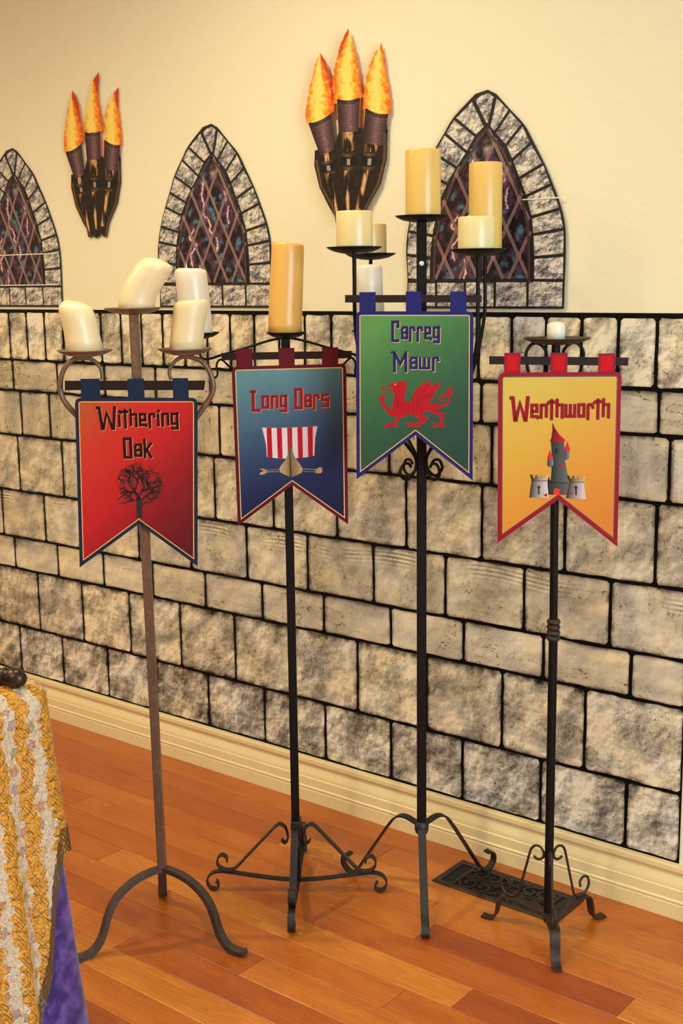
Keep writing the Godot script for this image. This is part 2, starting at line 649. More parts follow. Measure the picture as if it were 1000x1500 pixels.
func sheet() -> void:
	var tx := sheet_textures()
	var sm := mat(Color.WHITE, 0.42, 0.0, 0.45)
	sm.albedo_texture = tx[0]
	sm.heightmap_enabled = true
	sm.heightmap_texture = tx[1]
	sm.heightmap_scale = 0.6
	var black := mat(c8(12, 7, 6), 0.5, 0.0, 0.25)
	var t := thing("stone_print_sheet", "long plastic wall sheet printed as cream stone masonry with black joints, above the baseboard", "wall sheet", Vector3(0, 0, 0.0005))
	var top := []
	var st := new_st()
	var outline := PackedVector2Array([Vector2(DX0, DY0 + 0.004)])
	var x := DX0 + 0.03
	while x < DX1 - 0.02:                                   # slightly uneven cut along the baseboard
		outline.append(Vector2(x, DY0 + 0.0055 + rng.randf_range(-0.002, 0.002)))
		x += 0.045
	outline.append_array(PackedVector2Array([Vector2(DX1, DY0 + 0.006), Vector2(DX1, DY1), Vector2(DX0, DY1)]))
	plate(st, outline, 0.0015, 0.0012)
	obj("joint_ground", st, black, t)
	for r in 8:
		var js := joints(r)
		for i in js.size() - 1:
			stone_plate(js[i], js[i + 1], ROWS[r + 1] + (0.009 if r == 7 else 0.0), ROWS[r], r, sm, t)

func stone_plate(x0: float, x1: float, y0: float, y1: float, r: int, m: Material, parent: Node) -> void:
	var ins := 0.0043
	var ix := 0.0042
	x0 += ix; x1 -= ix; y0 += ins; y1 -= ins
	if r == 0: y1 -= 0.0065
	var pts := PackedVector2Array()
	var nx := clampi(int((x1 - x0) / 0.028), 2, 8)
	var ny := clampi(int((y1 - y0) / 0.028), 2, 6)
	var c := 0.006
	var j := func(p: Vector2) -> Vector2: return p + Vector2(rng.randf_range(-0.0013, 0.0013), rng.randf_range(-0.0016, 0.0016))
	for i in nx + 1: pts.append(j.call(Vector2(lerpf(x0 + c, x1 - c, float(i) / nx), y0)))
	for i in ny + 1: pts.append(j.call(Vector2(x1, lerpf(y0 + c, y1 - c, float(i) / ny))))
	for i in nx + 1: pts.append(j.call(Vector2(lerpf(x1 - c, x0 + c, float(i) / nx), y1)))
	for i in ny + 1: pts.append(j.call(Vector2(x0, lerpf(y1 - c, y0 + c, float(i) / ny))))
	var st := new_st()
	var uvr := Rect2(DX0, DY0, DX1 - DX0, DY1 - DY0)
	var mid := Vector2((x0 + x1) / 2, (y0 + y1) / 2)
	var zt := 0.0026
	var v := func(q: Vector2, z: float) -> void:
		st.set_uv(Vector2((q.x - uvr.position.x) / uvr.size.x, 1.0 - (q.y - uvr.position.y) / uvr.size.y))
		st.add_vertex(Vector3(q.x, q.y, z))
	for i in pts.size():
		var a := pts[i]
		var b := pts[(i + 1) % pts.size()]
		v.call(mid, zt); v.call(b, zt); v.call(a, zt)
		v.call(a, 0.0014); v.call(b, zt); v.call(b, 0.0014)
		v.call(a, 0.0014); v.call(a, zt); v.call(b, zt)
	obj("stone", st, m, parent)

# ---------------------------------------------------------------- arched window cut-outs
const R_OUT := [22, 482, 59, 445, 94, 411, 116, 376, 147, 323, 168, 280, 191, 227, 202, 181, 204, 127, 203, 71, 202, 8]
const L_OUT := [-32, 487, -89, 443, -117, 408, -147, 368, -168, 325, -188, 286, -209, 235, -221, 190, -226, 144, -222, 78, -225, 8]
const R_JO := [23, 478, 59, 444, 92, 411, 115, 370, 147, 323, 167, 278, 190, 225, 201, 181, 202, 125, 202, 70]
const R_JI := [5, 412, 19, 397, 48, 367, 65, 335, 83, 294, 101, 255, 115, 209, 120, 171, 123, 121, 123, 71]
const L_JO := [-40, 475, -89, 439, -116, 408, -147, 366, -168, 323, -189, 285, -210, 233, -221, 190, -225, 135, -222, 76]
const L_JI := [-5, 413, -29, 394, -53, 360, -80, 328, -105, 292, -123, 258, -137, 214, -146, 177, -152, 126, -154, 73]

func half_width(y: float, side: Array) -> float:      # inner arch at a height, mm
	var p := side
	if y >= 412.0: return 0.0
	for i in range(0, p.size() - 2, 2):
		var ya: float = p[i + 1]
		var yb: float = p[i + 3]
		if y <= ya and y >= yb:
			return lerpf(p[i], p[i + 2], (ya - y) / maxf(ya - yb, 0.001))
	return p[p.size() - 2]

func seg_dist(p: Vector2, q: PackedVector2Array) -> float:
	var best := 1e9
	for i in q.size() - 1:
		best = minf(best, p.distance_to(Geometry2D.get_closest_point_to_segment(p, q[i], q[i + 1])))
	return best

func window_texture() -> ImageTexture:
	var w := 460
	var h := 500
	var a := noise_bytes(w, h, 0.030, 51, 4)
	var b := noise_bytes(w, h, 0.085, 52, 3)
	var c := noise_bytes(w, h, 0.014, 53, 3)
	var bolts := []
	for l in [[-36, 345, -45, 310, -37, 285, -40, 262, -33, 250], [-25, 251, -14, 228, -19, 217, -8, 205, 1, 217], [55, 276, 50, 255, 53, 232], [7, 195, 10, 178, 8, 160], [40, 316, 46, 300, 43, 291], [-78, 220, -98, 196, -70, 178, -95, 150, -88, 120], [-60, 120, -55, 92, -62, 78]]:
		bolts.append(pv(l, 1.0))
	var d := PackedByteArray()
	d.resize(w * h * 3)
	for y in h:
		var ym := 500.0 - y
		var wl := half_width(ym, L_JI)
		var wr := half_width(ym, R_JI)
		for x in w:
			var xm := x - 230.0
			var k := y * w + x
			var n := a[k] / 255.0
			var f := b[k] / 255.0
			var g := c[k] / 255.0
			var col: Color
			if ym > 70.0 and xm > wl and xm < wr:
				col = Color(0.10, 0.07, 0.085).lerp(Color(0.34, 0.21, 0.29), clampf((n - 0.35) * 2.6, 0, 1))
				col = col.lerp(Color(0.30, 0.48, 0.54), clampf((g - 0.53) * 6.0, 0, 1) * clampf((n - 0.4) * 4.0, 0, 1))
				col = col.lerp(Color(0.05, 0.04, 0.05), clampf((0.46 - f) * 2.2, 0, 1) * clampf((0.56 - n) * 5.0, 0, 1))
				col = col.lerp(Color(0.86, 0.80, 0.70), clampf(1.0 - absf(ym - 372.0) / 26.0, 0, 1) * clampf(1.0 - absf(xm) / 20.0, 0, 1) * clampf(n * 1.8, 0, 1))
				var p := Vector2(xm + (f - 0.5) * 7.0, ym)
				for l in bolts:
					var e := seg_dist(p, l)
					if e < 16.0:
						col = col.lerp(Color(0.56, 0.36, 0.46), 0.65 * clampf(1.0 - e / 16.0, 0, 1))
					if e < 2.6:
						col = col.lerp(Color(0.96, 0.78, 0.76), clampf(1.4 - e / 2.6, 0, 1))
			else:
				var st := a[(y * 2 / 3 + x / 3) % h * w + x] / 255.0
				var emb := (a[k] - a[mini(k + 2 * w + 1, w * h - 1)]) / 255.0
				var v := 0.73 + 0.34 * (st - 0.52) + 0.26 * (g - 0.5) + 2.0 * emb + 0.18 * (f - 0.5)
				if absf(f - 0.44) < 0.030 and n < 0.50: v -= 0.40
				v = clampf(v, 0.09, 0.9)
				col = Color(v, v * 0.94, v * lerpf(0.92, 0.80, g))
			d[k * 3] = int(clampf(col.r, 0, 1) * 255)
			d[k * 3 + 1] = int(clampf(col.g, 0, 1) * 255)
			d[k * 3 + 2] = int(clampf(col.b, 0, 1) * 255)
	return ImageTexture.create_from_image(Image.create_from_data(w, h, false, Image.FORMAT_RGB8, d))

func arched_windows() -> void:
	var tex := window_texture()
	var sm := mat(Color.WHITE, 0.4, 0.0, 0.4)
	sm.albedo_texture = tex
	var black := mat(c8(24, 17, 15), 0.45)
	var lead := mat(c8(150, 116, 106), 0.42, 0.0, 0.5)
	var tape := mat(c8(240, 226, 204), 0.25)
	var uvr := Rect2(-0.230, 0.0, 0.460, 0.500)
	var proto := thing("arched_window_cutout", "printed arched stone window cutout at far left, cropped and crossed by pale tape lines", "wall cutout", Vector3(-3.276, 1.345, 0.003), 0.0)
	var outline := PackedVector2Array([Vector2(0.0, 0.493)])
	outline.append_array(PackedVector2Array(curve(Array(pv(R_OUT, 0.001)), 3)))
	var lo := PackedVector2Array(curve(Array(pv(L_OUT, 0.001)), 3))
	lo.reverse()
	outline.append_array(lo)
	var st := new_st()
	plate(st, outline, 0.0012, 0.0012)
	obj("card_backing", st, black, proto)
	# stones of the arch: keystone, the two sides, the sill course
	var stones := [pv([-36, 474, -4, 418, 4, 417, 20, 477, 3, 489, -20, 484], 0.001)]
	for s in [[R_JO, R_JI, R_OUT], [L_JO, L_JI, L_OUT]]:
		for i in range(0, 18, 2):
			stones.append(pv([s[0][i], s[0][i + 1], s[0][i + 2], s[0][i + 3], s[1][i + 2], s[1][i + 3], s[1][i], s[1][i + 1]], 0.001))
	var cut := [-222, -138, -57, 24, 110, 201]
	for i in 5:
		stones.append(pv([cut[i], 10, cut[i + 1], 10, cut[i + 1], 70, cut[i], 72], 0.001))
	for s in stones:
		var inset := Geometry2D.offset_polygon(ccw(s), -0.0036, Geometry2D.JOIN_ROUND)
		if inset.is_empty(): continue
		st = new_st()
		plate(st, inset[0], 0.0022, 0.0010, null, uvr)
		obj("stone", st, sm, proto)
	# pane of printed stained glass
	var pane := PackedVector2Array(curve(Array(pv(R_JI, 0.001)), 3))
	var li := PackedVector2Array(curve(Array(pv(L_JI, 0.001)), 3))
	li.reverse()
	pane.append_array(li)
	pane = Geometry2D.offset_polygon(ccw(pane), -0.0045)[0]
	st = new_st()
	plate(st, pane, 0.0018, 0.0006, null, uvr)
	obj("stained_glass_pane", st, sm, proto)
	# lead lattice, clipped to the pane, double cames; and the moulded border of the arch
	for fam in [-1.0, 1.0]:
		for k in range(-4, 6):
			var x := 0.0195 + 0.067 * k
			var a := Vector2(x - fam * 0.5 * 0.5317, 0.125 - 0.5)
			var b := Vector2(x + fam * 0.5 * 0.5317, 0.125 + 0.5)
			var bar := Geometry2D.intersect_polyline_with_polygon(PackedVector2Array([a, b]), pane)
			for seg in bar:
				st = new_st()
				var dir: Vector2 = (seg[1] - seg[0]).normalized()
				for off in [-0.0021, 0.0021]:
					stroke3(st, [seg[0] + dir.orthogonal() * off, seg[1] + dir.orthogonal() * off], 0.0028, 0.0018 + (0.0010 if fam > 0 else 0.0012))
				obj("lead_came", st, lead, proto)
	for k in range(-2, 4):
		for rr in [0.125, 0.125 + 0.1260]:
			var q := Vector2(0.0195 + 0.067 * k, rr)
			for c in [q, q + Vector2(0.0335, 0.063)]:
				if Geometry2D.is_point_in_polygon(c, pane):
					st = new_st()
					plate(st, PackedVector2Array([c + Vector2(0.007, 0), c + Vector2(0, 0.009), c - Vector2(0.007, 0), c - Vector2(0, 0.009)]), 0.0034, 0.001)
					obj("lead_boss", st, lead, proto)
	for s in [R_JI, L_JI]:
		var sp := PackedVector2Array(curve(Array(pv(s, 0.001)), 3))
		var sh := PackedVector2Array()
		for p in sp:
			sh.append(p + Vector2(-signf(sp[9].x) * 0.010, -0.004))
		st = new_st()
		stroke3(st, sh, 0.006, 0.0032)
		obj("arch_border", st, mat(c8(70, 50, 48), 0.45), proto)
	var others := [
		[Vector3(-2.419, 1.345, 0.003), "printed arched stone window cutout above the melted candles, between the two torch cutouts"],
		[Vector3(-1.553, 1.345, 0.006), "printed arched stone window cutout behind the tall pillar candles right of the large torches"]]
	var made := [proto]
	for e in others:
		var c: Node3D = proto.duplicate()
		c.name = numbered("arched_window_cutout")
		add_child(c, true)
		c.position = e[0]
		tag(c, e[1], "wall cutout", "arched window cutouts on the wall")
		made.append(c)
	proto.set_meta("group", "arched window cutouts on the wall")
	for e in [[0, 0.168, -0.13, 0.196], [0, 0.074, -0.10, 0.19], [2, 0.247, 0.095, 0.196]]:
		st = new_st()
		box(st, Vector3(e[2], e[1], 0.0034), Vector3(e[3], e[1] + 0.0028, 0.0042))
		obj("tape_edge", st, tape, made[e[0]])

func stroke3(st: SurfaceTool, pts, w: float, z: float) -> void:      # flat bar with thickness
	var p := PackedVector2Array(pts)
	var n := p.size()
	var l := PackedVector2Array()
	var r := PackedVector2Array()
	for i in n:
		var d := (p[mini(i + 1, n - 1)] - p[maxi(i - 1, 0)]).normalized().orthogonal() * w * 0.5
		l.append(p[i] + d)
		r.append(p[i] - d)
	for i in n - 1:
		plate(st, PackedVector2Array([l[i], l[i + 1], r[i + 1], r[i]]), z, 0.0014)

# ---------------------------------------------------------------- torch cut-outs
func torch_texture() -> ImageTexture:
	var w := 270
	var h := 480                                     # 1 mm a pixel; x from -135, y from 200 to 680
	var a := noise_bytes(w, h, 0.05, 61, 4)
	var b := noise_bytes(w, h, 0.10, 62, 2)
	var im := Image.create(w, h, false, Image.FORMAT_RGB8)
	im.fill(Color(0.09, 0.06, 0.05))
	var centres := [pv([-86, 625, -88, 590, -92, 530, -92, 465], 1.0), pv([8, 672, 4, 640, -4, 590, -4, 500], 1.0), pv([94, 632, 86, 590, 80, 530, 82, 462], 1.0)]
	for y in h:
		for x in w:
			var p := Vector2(x - 135.0, 680.0 - y)
			var n := a[y * w + x] / 255.0
			var f := b[y * w + x] / 255.0
			if p.y > 440.0:
				var e := 1e9
				for c in centres:
					var wide: float = clampf((c[0].y - p.y) / 95.0, 0.12, 1.0)
					e = minf(e, seg_dist(p, c) / (42.0 * wide))
				e += (n - 0.5) * 0.55 + (f - 0.5) * 0.18
				var col := Color(0.98, 0.84, 0.40)
				col = col.lerp(Color(0.98, 0.66, 0.16), clampf((e - 0.22) * 2.6, 0, 1))
				col = col.lerp(Color(0.93, 0.42, 0.10), clampf((e - 0.55) * 3.2, 0, 1))
				col = col.lerp(Color(0.78, 0.25, 0.08), clampf((e - 0.88) * 2.6, 0, 1))
				im.set_pixel(x, y, col)
			else:
				var v := 0.55 + 0.9 * n
				im.set_pixel(x, y, Color(0.14 * v, 0.095 * v, 0.07 * v))
	# quads: top left, top right, bottom right, bottom left, kind
	for q in [[-121, 462, -50, 480, -42, 394, -88, 384, 0], [-33, 512, 35, 509, 30, 432, -28, 434, 0], [51, 483, 116, 464, 102, 392, 43, 404, 0],
			[-87, 382, -45, 390, -42, 372, -82, 366, 1], [-24, 432, 24, 430, 18, 388, -21, 388, 1], [43, 402, 98, 392, 86, 380, 42, 382, 1],
			[-89, 368, -44, 376, -36, 342, -80, 336, 2], [-24, 386, 20, 384, 20, 347, -22, 348, 2], [40, 384, 86, 380, 80, 342, 36, 344, 2],
			[-76, 336, -52, 338, -26, 216, -36, 216, 1], [-18, 342, 2, 342, 3, 228, -12, 240, 1], [42, 338, 62, 338, 34, 240, 14, 244, 1]]:
		var tl := Vector2(q[0], q[1])
		var tr := Vector2(q[2], q[3])
		var br := Vector2(q[4], q[5])
		var bl := Vector2(q[6], q[7])
		for i in 150:
			for k in 260:
				var s := i / 149.0
				var t := k / 259.0
				var p := tl.lerp(tr, s).lerp(bl.lerp(br, s), t)
				p.y -= 5.0 * sin(PI * s) * (1.0 if q[8] != 1 else 0.0)
				var x := int(p.x + 135.0)
				var y := int(680.0 - p.y)
				if x < 0 or y < 0 or x >= w or y >= h: continue
				var f := b[y * w + x] / 255.0
				var n := a[y * w + (x * 3) % w] / 255.0
				var col: Color
				if q[8] == 0:         # cord-wound head
					var lit := pow(maxf(0.0, 1.0 - absf(s - 0.56) * 1.9), 1.3)
					col = Color(0.20, 0.125, 0.13).lerp(Color(0.62, 0.46, 0.46), lit * (0.72 + 0.28 * sin(t * 120.0)) * (0.6 + 0.7 * f))
					if t < 0.13: col = col.darkened(0.30)
					if t > 0.13 and t < 0.16: col = col.lightened(0.10)
				elif q[8] == 1:       # bare stick: pale streaks on black
					var grain := a[(y / 5) * w + x] / 255.0
					var lit := clampf(1.5 - absf(s - 0.5) * 3.0, 0, 1) * clampf((grain - 0.40) * 6.0, 0, 1)
					col = Color(0.13, 0.08, 0.05).lerp(Color(0.86, 0.66, 0.42), lit)
				else:                 # forged collar
					col = Color(0.07, 0.055, 0.05)
					if (t < 0.20 or t > 0.80) and absf(s - 0.5) < 0.46: col = Color(0.42, 0.31, 0.19).lerp(Color(0.12, 0.08, 0.06), absf(s - 0.45) * 1.7)
					elif absf(s - 0.5) < 0.12 and absf(t - 0.5) < 0.2: col = Color(0.62, 0.57, 0.52)
				im.set_pixel(x, y, col)
	# pale edges of the leather shell, dark seams
	for l in [[-105, 372, -92, 310, -60, 262, -38, 216], [112, 420, 108, 360, 90, 305, 52, 250, 40, 214]]:
		var p := pv(l, 1.0)
		for i in p.size() - 1:
			for k in 200:
				var q := p[i].lerp(p[i + 1], k / 199.0)
				for o in 9:
					var x := int(q.x + 135.0 + (o if q.x < 0 else -o))
					var y := int(680.0 - q.y)
					if x >= 0 and x < w and y < h:
						im.set_pixel(x, y, Color(0.20, 0.13, 0.09) if o < 2 else Color(0.46, 0.33, 0.22).lerp(Color(0.3, 0.2, 0.13), b[y * w + x] / 255.0))
	return ImageTexture.create_from_image(im)

func jagged(p: PackedVector2Array, amp: float) -> PackedVector2Array:
	var sm := curve(Array(p) + [p[0]], 9)
	sm.remove_at(sm.size() - 1)
	var o := PackedVector2Array()
	for i in sm.size():
		var q: Vector2 = sm[i]
		var am := amp * clampf((q.distance_to(p[0]) - 0.006) / 0.05, 0.0, 1.0)
		o.append(q + Vector2(rng.randf_range(-am, am), rng.randf_range(-am, am)))
	return o

func torches() -> void:
	var m := mat(Color.WHITE, 0.42, 0.0, 0.4)
	m.albedo_texture = torch_texture()
	var uvr := Rect2(-0.135, 0.200, 0.270, 0.480)
	var flames := [
		[[-83, 626, -98, 598, -121, 530, -128, 462, -90, 462, -50, 478, -45, 512, -62, 590], [2, 671, -16, 645, -34, 600, -48, 550, -46, 504, -5, 506, 36, 506, 38, 534, 26, 600, 12, 645], [97, 628, 74, 597, 52, 550, 45, 483, 82, 474, 119, 464, 120, 505, 108, 578]],
		[[-78, 632, -92, 604, -120, 530, -127, 466, -88, 466, -46, 484, -41, 510, -57, 596], [38, 671, 10, 647, -9, 605, -26, 565, -32, 507, 2, 508, 40, 508, 44, 532, 32, 612, 37, 650], [118, 622, 82, 593, 58, 551, 54, 484, 88, 476, 121, 464, 120, 523, 114, 578]]]
	var heads := [[-123, 464, -87, 474, -52, 484, -42, 394, -66, 384, -88, 384], [-35, 512, 0, 505, 37, 510, 32, 430, 0, 426, -29, 432], [48, 486, 84, 478, 118, 466, 104, 392, 72, 394, 41, 402]]
	var shell := [-104, 396, -107, 360, -92, 306, -62, 256, -46, 236, -42, 214, -28, 211, -22, 221, -8, 208, 8, 214, 22, 224, 26, 211, 39, 211, 52, 250, 92, 305, 110, 362, 113, 430, 100, 440, 60, 420, 30, 442, -28, 440, -44, 402]
	for i in 2:
		var t := thing("torch_cutout", ["large printed cutout of three burning torches above the short wide pale yellow candle", "smaller-looking printed cutout of three burning torches between the two left arched windows"][i], "wall cutout", [Vector3(-1.943, 1.345, 0.016), Vector3(-2.895, 1.345, 0.007)][i], [0.05, 0.01][i], "torch cutouts on the wall")
		var st := new_st()
		plate(st, Geometry2D.offset_polygon(ccw(pv(shell, 0.001)), 0.0)[0], 0.0, 0.0016, null, uvr)
		obj("torch_bracket", st, m, t)
		for k in 3:
			st = new_st()
			plate(st, pv(heads[k], 0.001), 0.0016, 0.0016, null, uvr)
			obj("torch_head", st, m, t)
		for k in 3:
			st = new_st()
			plate(st, jagged(pv(flames[i][k], 0.001), 0.0024), 0.0008, 0.0014, null, uvr)
			obj("flame", st, m, t)
		if i == 0:
			st = new_st()
			box(st, Vector3(0.108, 0.50, -0.012), Vector3(0.128, 0.575, -0.0112))
			obj("tape_tab", st, mat(c8(238, 222, 196), 0.2), t)

# ---------------------------------------------------------------- candle stands and candles
func rust_mat(col: Color, col2: Color, rough := 0.5, metal := 0.55, spec := 0.5) -> StandardMaterial3D:
	var m := mat(Color.WHITE, rough, metal, spec)
	var t := noise_tex(0.03, 256, 0.0, 5)
	var g := Gradient.new()
	g.colors = PackedColorArray([col, col, col2])
	g.offsets = PackedFloat32Array([0.0, 0.45, 1.0])
	t.color_ramp = g
	m.albedo_texture = t
	m.uv1_triplanar = true
	m.uv1_scale = Vector3(6, 6, 6)
	return m

func at_angle(deg: float, r: float, y: float) -> Vector3:       # around a stand's pole: 0 = right, 90 = towards the viewer
	return Vector3(cos(deg_to_rad(deg)) * r, y, sin(deg_to_rad(deg)) * r)

func radial(deg: float, prof: Array, sub := 5) -> Array:
	var v := []
	for p in prof:
		v.append(at_angle(deg, p[0], p[1]))
	return curve(v, sub)

func drip_tray(parent: Node, m: Material, c: Vector3, r: float, called := "drip_tray") -> MeshInstance3D:
	var st := new_st()
	lathe(st, [Vector2(0, -.0022), Vector2(r * .72, -.0022), Vector2(r * .93, -.0008), Vector2(r, .0004), Vector2(r, -.0008), Vector2(r * .9, -.0045), Vector2(r * .7, -.0095), Vector2(r * .4, -.0130), Vector2(.010, -.0142), Vector2(0, -.0142)], c, 36)
	return obj(called, st, m, parent)

func square_pole(parent: Node, m: Material, a: Vector3, b: Vector3, w: float) -> void:
	var st := new_st()
	var bev := w * 0.13
	var sec := [Vector2(-1, -1), Vector2(1, -1), Vector2(1, 1), Vector2(-1, 1)]
	var ring := []
	for k in 4:
		var s: Vector2 = sec[k] * w * 0.5
		var n: Vector2 = sec[(k + 1) % 4] * w * 0.5
		var d := (n - s).normalized() * bev
		ring.append(s + d)
		ring.append(n - d)
	for k in 8:
		var p: Vector2 = ring[k]
		var q: Vector2 = ring[(k + 1) % 8]
		quad(st, b + Vector3(p.x, 0, p.y), b + Vector3(q.x, 0, q.y), a + Vector3(q.x, 0, q.y), a + Vector3(p.x, 0, p.y))
		tri(st, b, b + Vector3(q.x, 0, q.y), b + Vector3(p.x, 0, p.y))
	obj("pole", st, m, parent)

func stand_xf(k: int) -> Vector3:
	return [Vector3.ZERO, Vector3(-1.90, 0, 0.763), Vector3(-1.801, 0, 0.429), Vector3(-1.556, 0, 0.264), Vector3(-1.229, 0, 0.249)][k]

func candle(k: int, label: String, pairs: Array, w: float, m: Material, group: String, wob := 0.0, wick = null) -> Node3D:
	var f: Array = pairs[0]
	var base := Vector3((f[0] + f[2]) * 0.00005, (f[1] + f[3]) * 0.00005, w)
	var t := thing("pillar_candle", label, "candle", stand_xf(k) + base.rotated(Vector3.UP, PHI), PHI, group)
	var st := new_st()
	wax(st, pairs, w, base, wob)
	obj("wax_body", st, m, t)
	if wick != null:
		st = new_st()
		var p := Vector3(wick[0], wick[1], w * 10000.0) * 0.0001 - base
		tube(st, [p - Vector3(0, 0.010, 0), p, p + Vector3(0.0006, wick[2] * 0.0001, 0)], wick[3] * 0.0001, 7, 0.0004)
		obj("wick", st, m if wick[4] == 0 else mats.char, t)
	return t

func pillar(u: float, y0: float, y1: float, r: float, well := 30.0) -> Array:
	return [[u - r, y0, u + r, y0], [u - r * 1.005, y0 + 60, u + r * 1.005, y0 + 60], [u - r, lerpf(y0, y1, 0.5), u + r, lerpf(y0, y1, 0.5)], [u - r, y1 - 35, u + r, y1 - 35], [u - r + 10, y1 - 8, u + r - 10, y1 - 8], [u - r + 32, y1, u + r - 32, y1], [u - r + 60, y1 - 10, u + r - 60, y1 - 10], [u - r + 110, y1 - well, u + r - 110, y1 - well]]

func wax_mat(col: Color) -> StandardMaterial3D:
	var m := mat(col, 0.34, 0.0, 0.5)
	m.subsurf_scatter_enabled = true
	m.subsurf_scatter_strength = 0.35
	return m

func stands() -> void:
	var brown := rust_mat(c8(112, 84, 64), c8(138, 104, 78), 0.38, 0.35)
	var iron := rust_mat(c8(76, 64, 56), c8(104, 88, 74), 0.42, 0.5)
	var black := rust_mat(c8(17, 12, 10), c8(28, 21, 18), 0.5, 0.0, 0.28)
	var dark := rust_mat(c8(38, 33, 31), c8(56, 46, 40), 0.46, 0.3)
	var rusty := rust_mat(c8(46, 34, 28), c8(96, 62, 44), 0.55, 0.25)
	mats.char = mat(c8(45, 36, 30), 0.9)
	var grp := "floor candle stands with pennants"
	# --- first stand: brown steel, three arched feet, two C-shaped arms
	var s := thing("candle_stand", "brown steel candle stand with arched feet and two round C-shaped arms beside the draped table", "candle stand", stand_xf(1), PHI, grp)
	square_pole(s, brown, Vector3(0.0, 0.150, 0), Vector3(-0.0105, 1.3600, 0), 0.0185)
	for a in [149.0, 27.0, -99.5]:
		var st := new_st()
		var side := at_angle(a + 90.0, 1.0, 0.0)
		strip(st, radial(a, [[0.0, .158], [.03, .156], [.062, .148], [.095, .130], [.118, .105], [.131, .078], [.140, .050], [.152, .026], [.170, .010], [.192, .006], [.207, .009]], 5), side, 0.017, 0.011, 0.021)
		obj("leg", st, iron, s)
	drip_tray(s, brown, Vector3(-.0118, 1.3725, 0), .058)
	drip_tray(s, brown, Vector3(-.1124, 1.2893, 0), .0565)
	drip_tray(s, brown, Vector3(.0901, 1.2896, 0), .0555)
	for arm in [[[-804, 12290], [-814, 12483], [-900, 12625], [-1020, 12710], [-1150, 12735], [-1350, 12710], [-1529, 12570], [-1650, 12300], [-1640, 11950], [-1422, 11634], [-1000, 11250], [-500, 10960], [-90, 10800]], [[597, 12270], [565, 12440], [650, 12600], [780, 12700], [900, 12735], [1080, 12700], [1270, 12600], [1417, 12338], [1440, 12027], [1230, 11680], [900, 11300], [450, 10960], [90, 10800]]]:
		var v := []
		for p in arm: v.append(Vector3(p[0], p[1], 0) * 0.0001)
		var st := new_st()
		tube(st, curve(v, 5), 0.0036, 10, 0.0068)
		obj("arm", st, brown, s)
	# --- second stand: black, scrolled cross base, two drooping arms
	s = thing("candle_stand", "black iron candle stand with four braced scroll feet and thin drooping arms, second from left", "candle stand", stand_xf(2), PHI, grp)
	square_pole(s, black, Vector3(0, 0.02, 0), Vector3(0.0, 1.300, 0), 0.0190)
	for a in [91.5, 181.5, 4.0, -87.0]:
		var side := at_angle(a + 90.0, 1.0, 0.0)
		var st := new_st()
		strip(st, radial(a, [[.006, .026], [.06, .031], [.12, .040], [.165, .047], [.185, .048], [.203, .042], [.213, .026], [.208, .009], [.196, .004], [.186, .010], [.187, .019], [.192, .024]], 4), side, 0.0165, 0.0035)
		obj("leg", st, dark, s)
		st = new_st()
		strip(st, radial(a, [[.034, .128], [.027, .121], [.020, .126], [.019, .140], [.024, .158], [.034, .167], [.046, .163], [.075, .132], [.110, .094], [.142, .059], [.152, .0525], [.164, .0515], [.177, .055], [.187, .067], [.186, .082], [.176, .090], [.165, .084], [.164, .073]], 4), side, 0.0165, 0.0035)
		obj("brace", st, dark, s)
	var st2 := new_st()
	box(st2, Vector3(-.0115, .155, -.0115), Vector3(.0115, .176, .0115), .002)
	obj("collar", st2, dark, s)
	drip_tray(s, black, Vector3(.002, 1.3122, 0), .0440)
	for sg in [-1.0, 1.0]:
		drip_tray(s, black, Vector3(sg * .1880, 1.3138, 0), .0440)
		st2 = new_st()
		var v := []
		for p in [[0, 1.3010], [.04, 1.2930], [.087, 1.2790], [.1367, 1.2655], [.168, 1.2560], [.184, 1.2580], [.188, 1.2700], [.188, 1.3000]]: v.append(Vector3(sg * p[0], p[1], 0))
		tube(st2, curve(v, 4), 0.0028, 8)
		obj("arm", st2, black, s)
		st2 = new_st()
		v = []
		for p in [[.008, 1.165], [.07, 1.195], [.1197, 1.2349], [.140, 1.2535], [.149, 1.250], [.1525, 1.238], [.1505, 1.224], [.156, 1.2148], [.162, 1.219]]: v.append(Vector3(sg * p[0], p[1], 0))
		tube(st2, curve(v, 4), 0.0024, 8)
		obj("arm_scroll", st2, black, s)
	# --- third stand: black, three sprung feet, four upright arms
	s = thing("candle_stand", "tallest black candle stand with five trays of yellow pillar candles behind the green pennant", "candle stand", stand_xf(3), PHI, grp)
	square_pole(s, black, Vector3(0, 0.155, 0), Vector3(0.0012, 1.5420, 0), 0.0212)
	for a in [91.5, -148.5, -32.0]:
		var side := at_angle(a + 90.0, 1.0, 0.0)
		var st := new_st()
		var prof := [[.004, .172], [.020, .177], [.045, .184], [.066, .178], [.084, .158], [.125, .095], [.160, .040], [.173, .020], [.188, .007], [.203, .010], [.215, .026], [.214, .044], [.203, .053], [.192, .051]]
		if a > 0.0:
			prof = [[.004, .172], [.014, .166], [.035, .150], [.075, .116], [.120, .078], [.165, .041], [.190, .030], [.206, .022], [.211, .010], [.204, .003], [.194, .004]]
		strip(st, radial(a, prof, 5), side, 0.0185, 0.0040)
		obj("leg", st, dark, s)
	st2 = new_st()
	lathe(st2, [Vector2(0, .182), Vector2(.012, .182), Vector2(.0165, .178), Vector2(.0165, .160), Vector2(.013, .152), Vector2(0, .152)], Vector3.ZERO, 16)
	obj("collar", st2, dark, s)
	drip_tray(s, black, Vector3(.0014, 1.5545, 0), .0565)
	st2 = new_st()
	lathe(st2, [Vector2(0, .002), Vector2(.0035, .0015), Vector2(.0052, 0), Vector2(.0052, -.001)], Vector3.ZERO, 14)
	var dot := obj("white_cap", st2, mat(c8(238, 238, 232), 0.35), s)
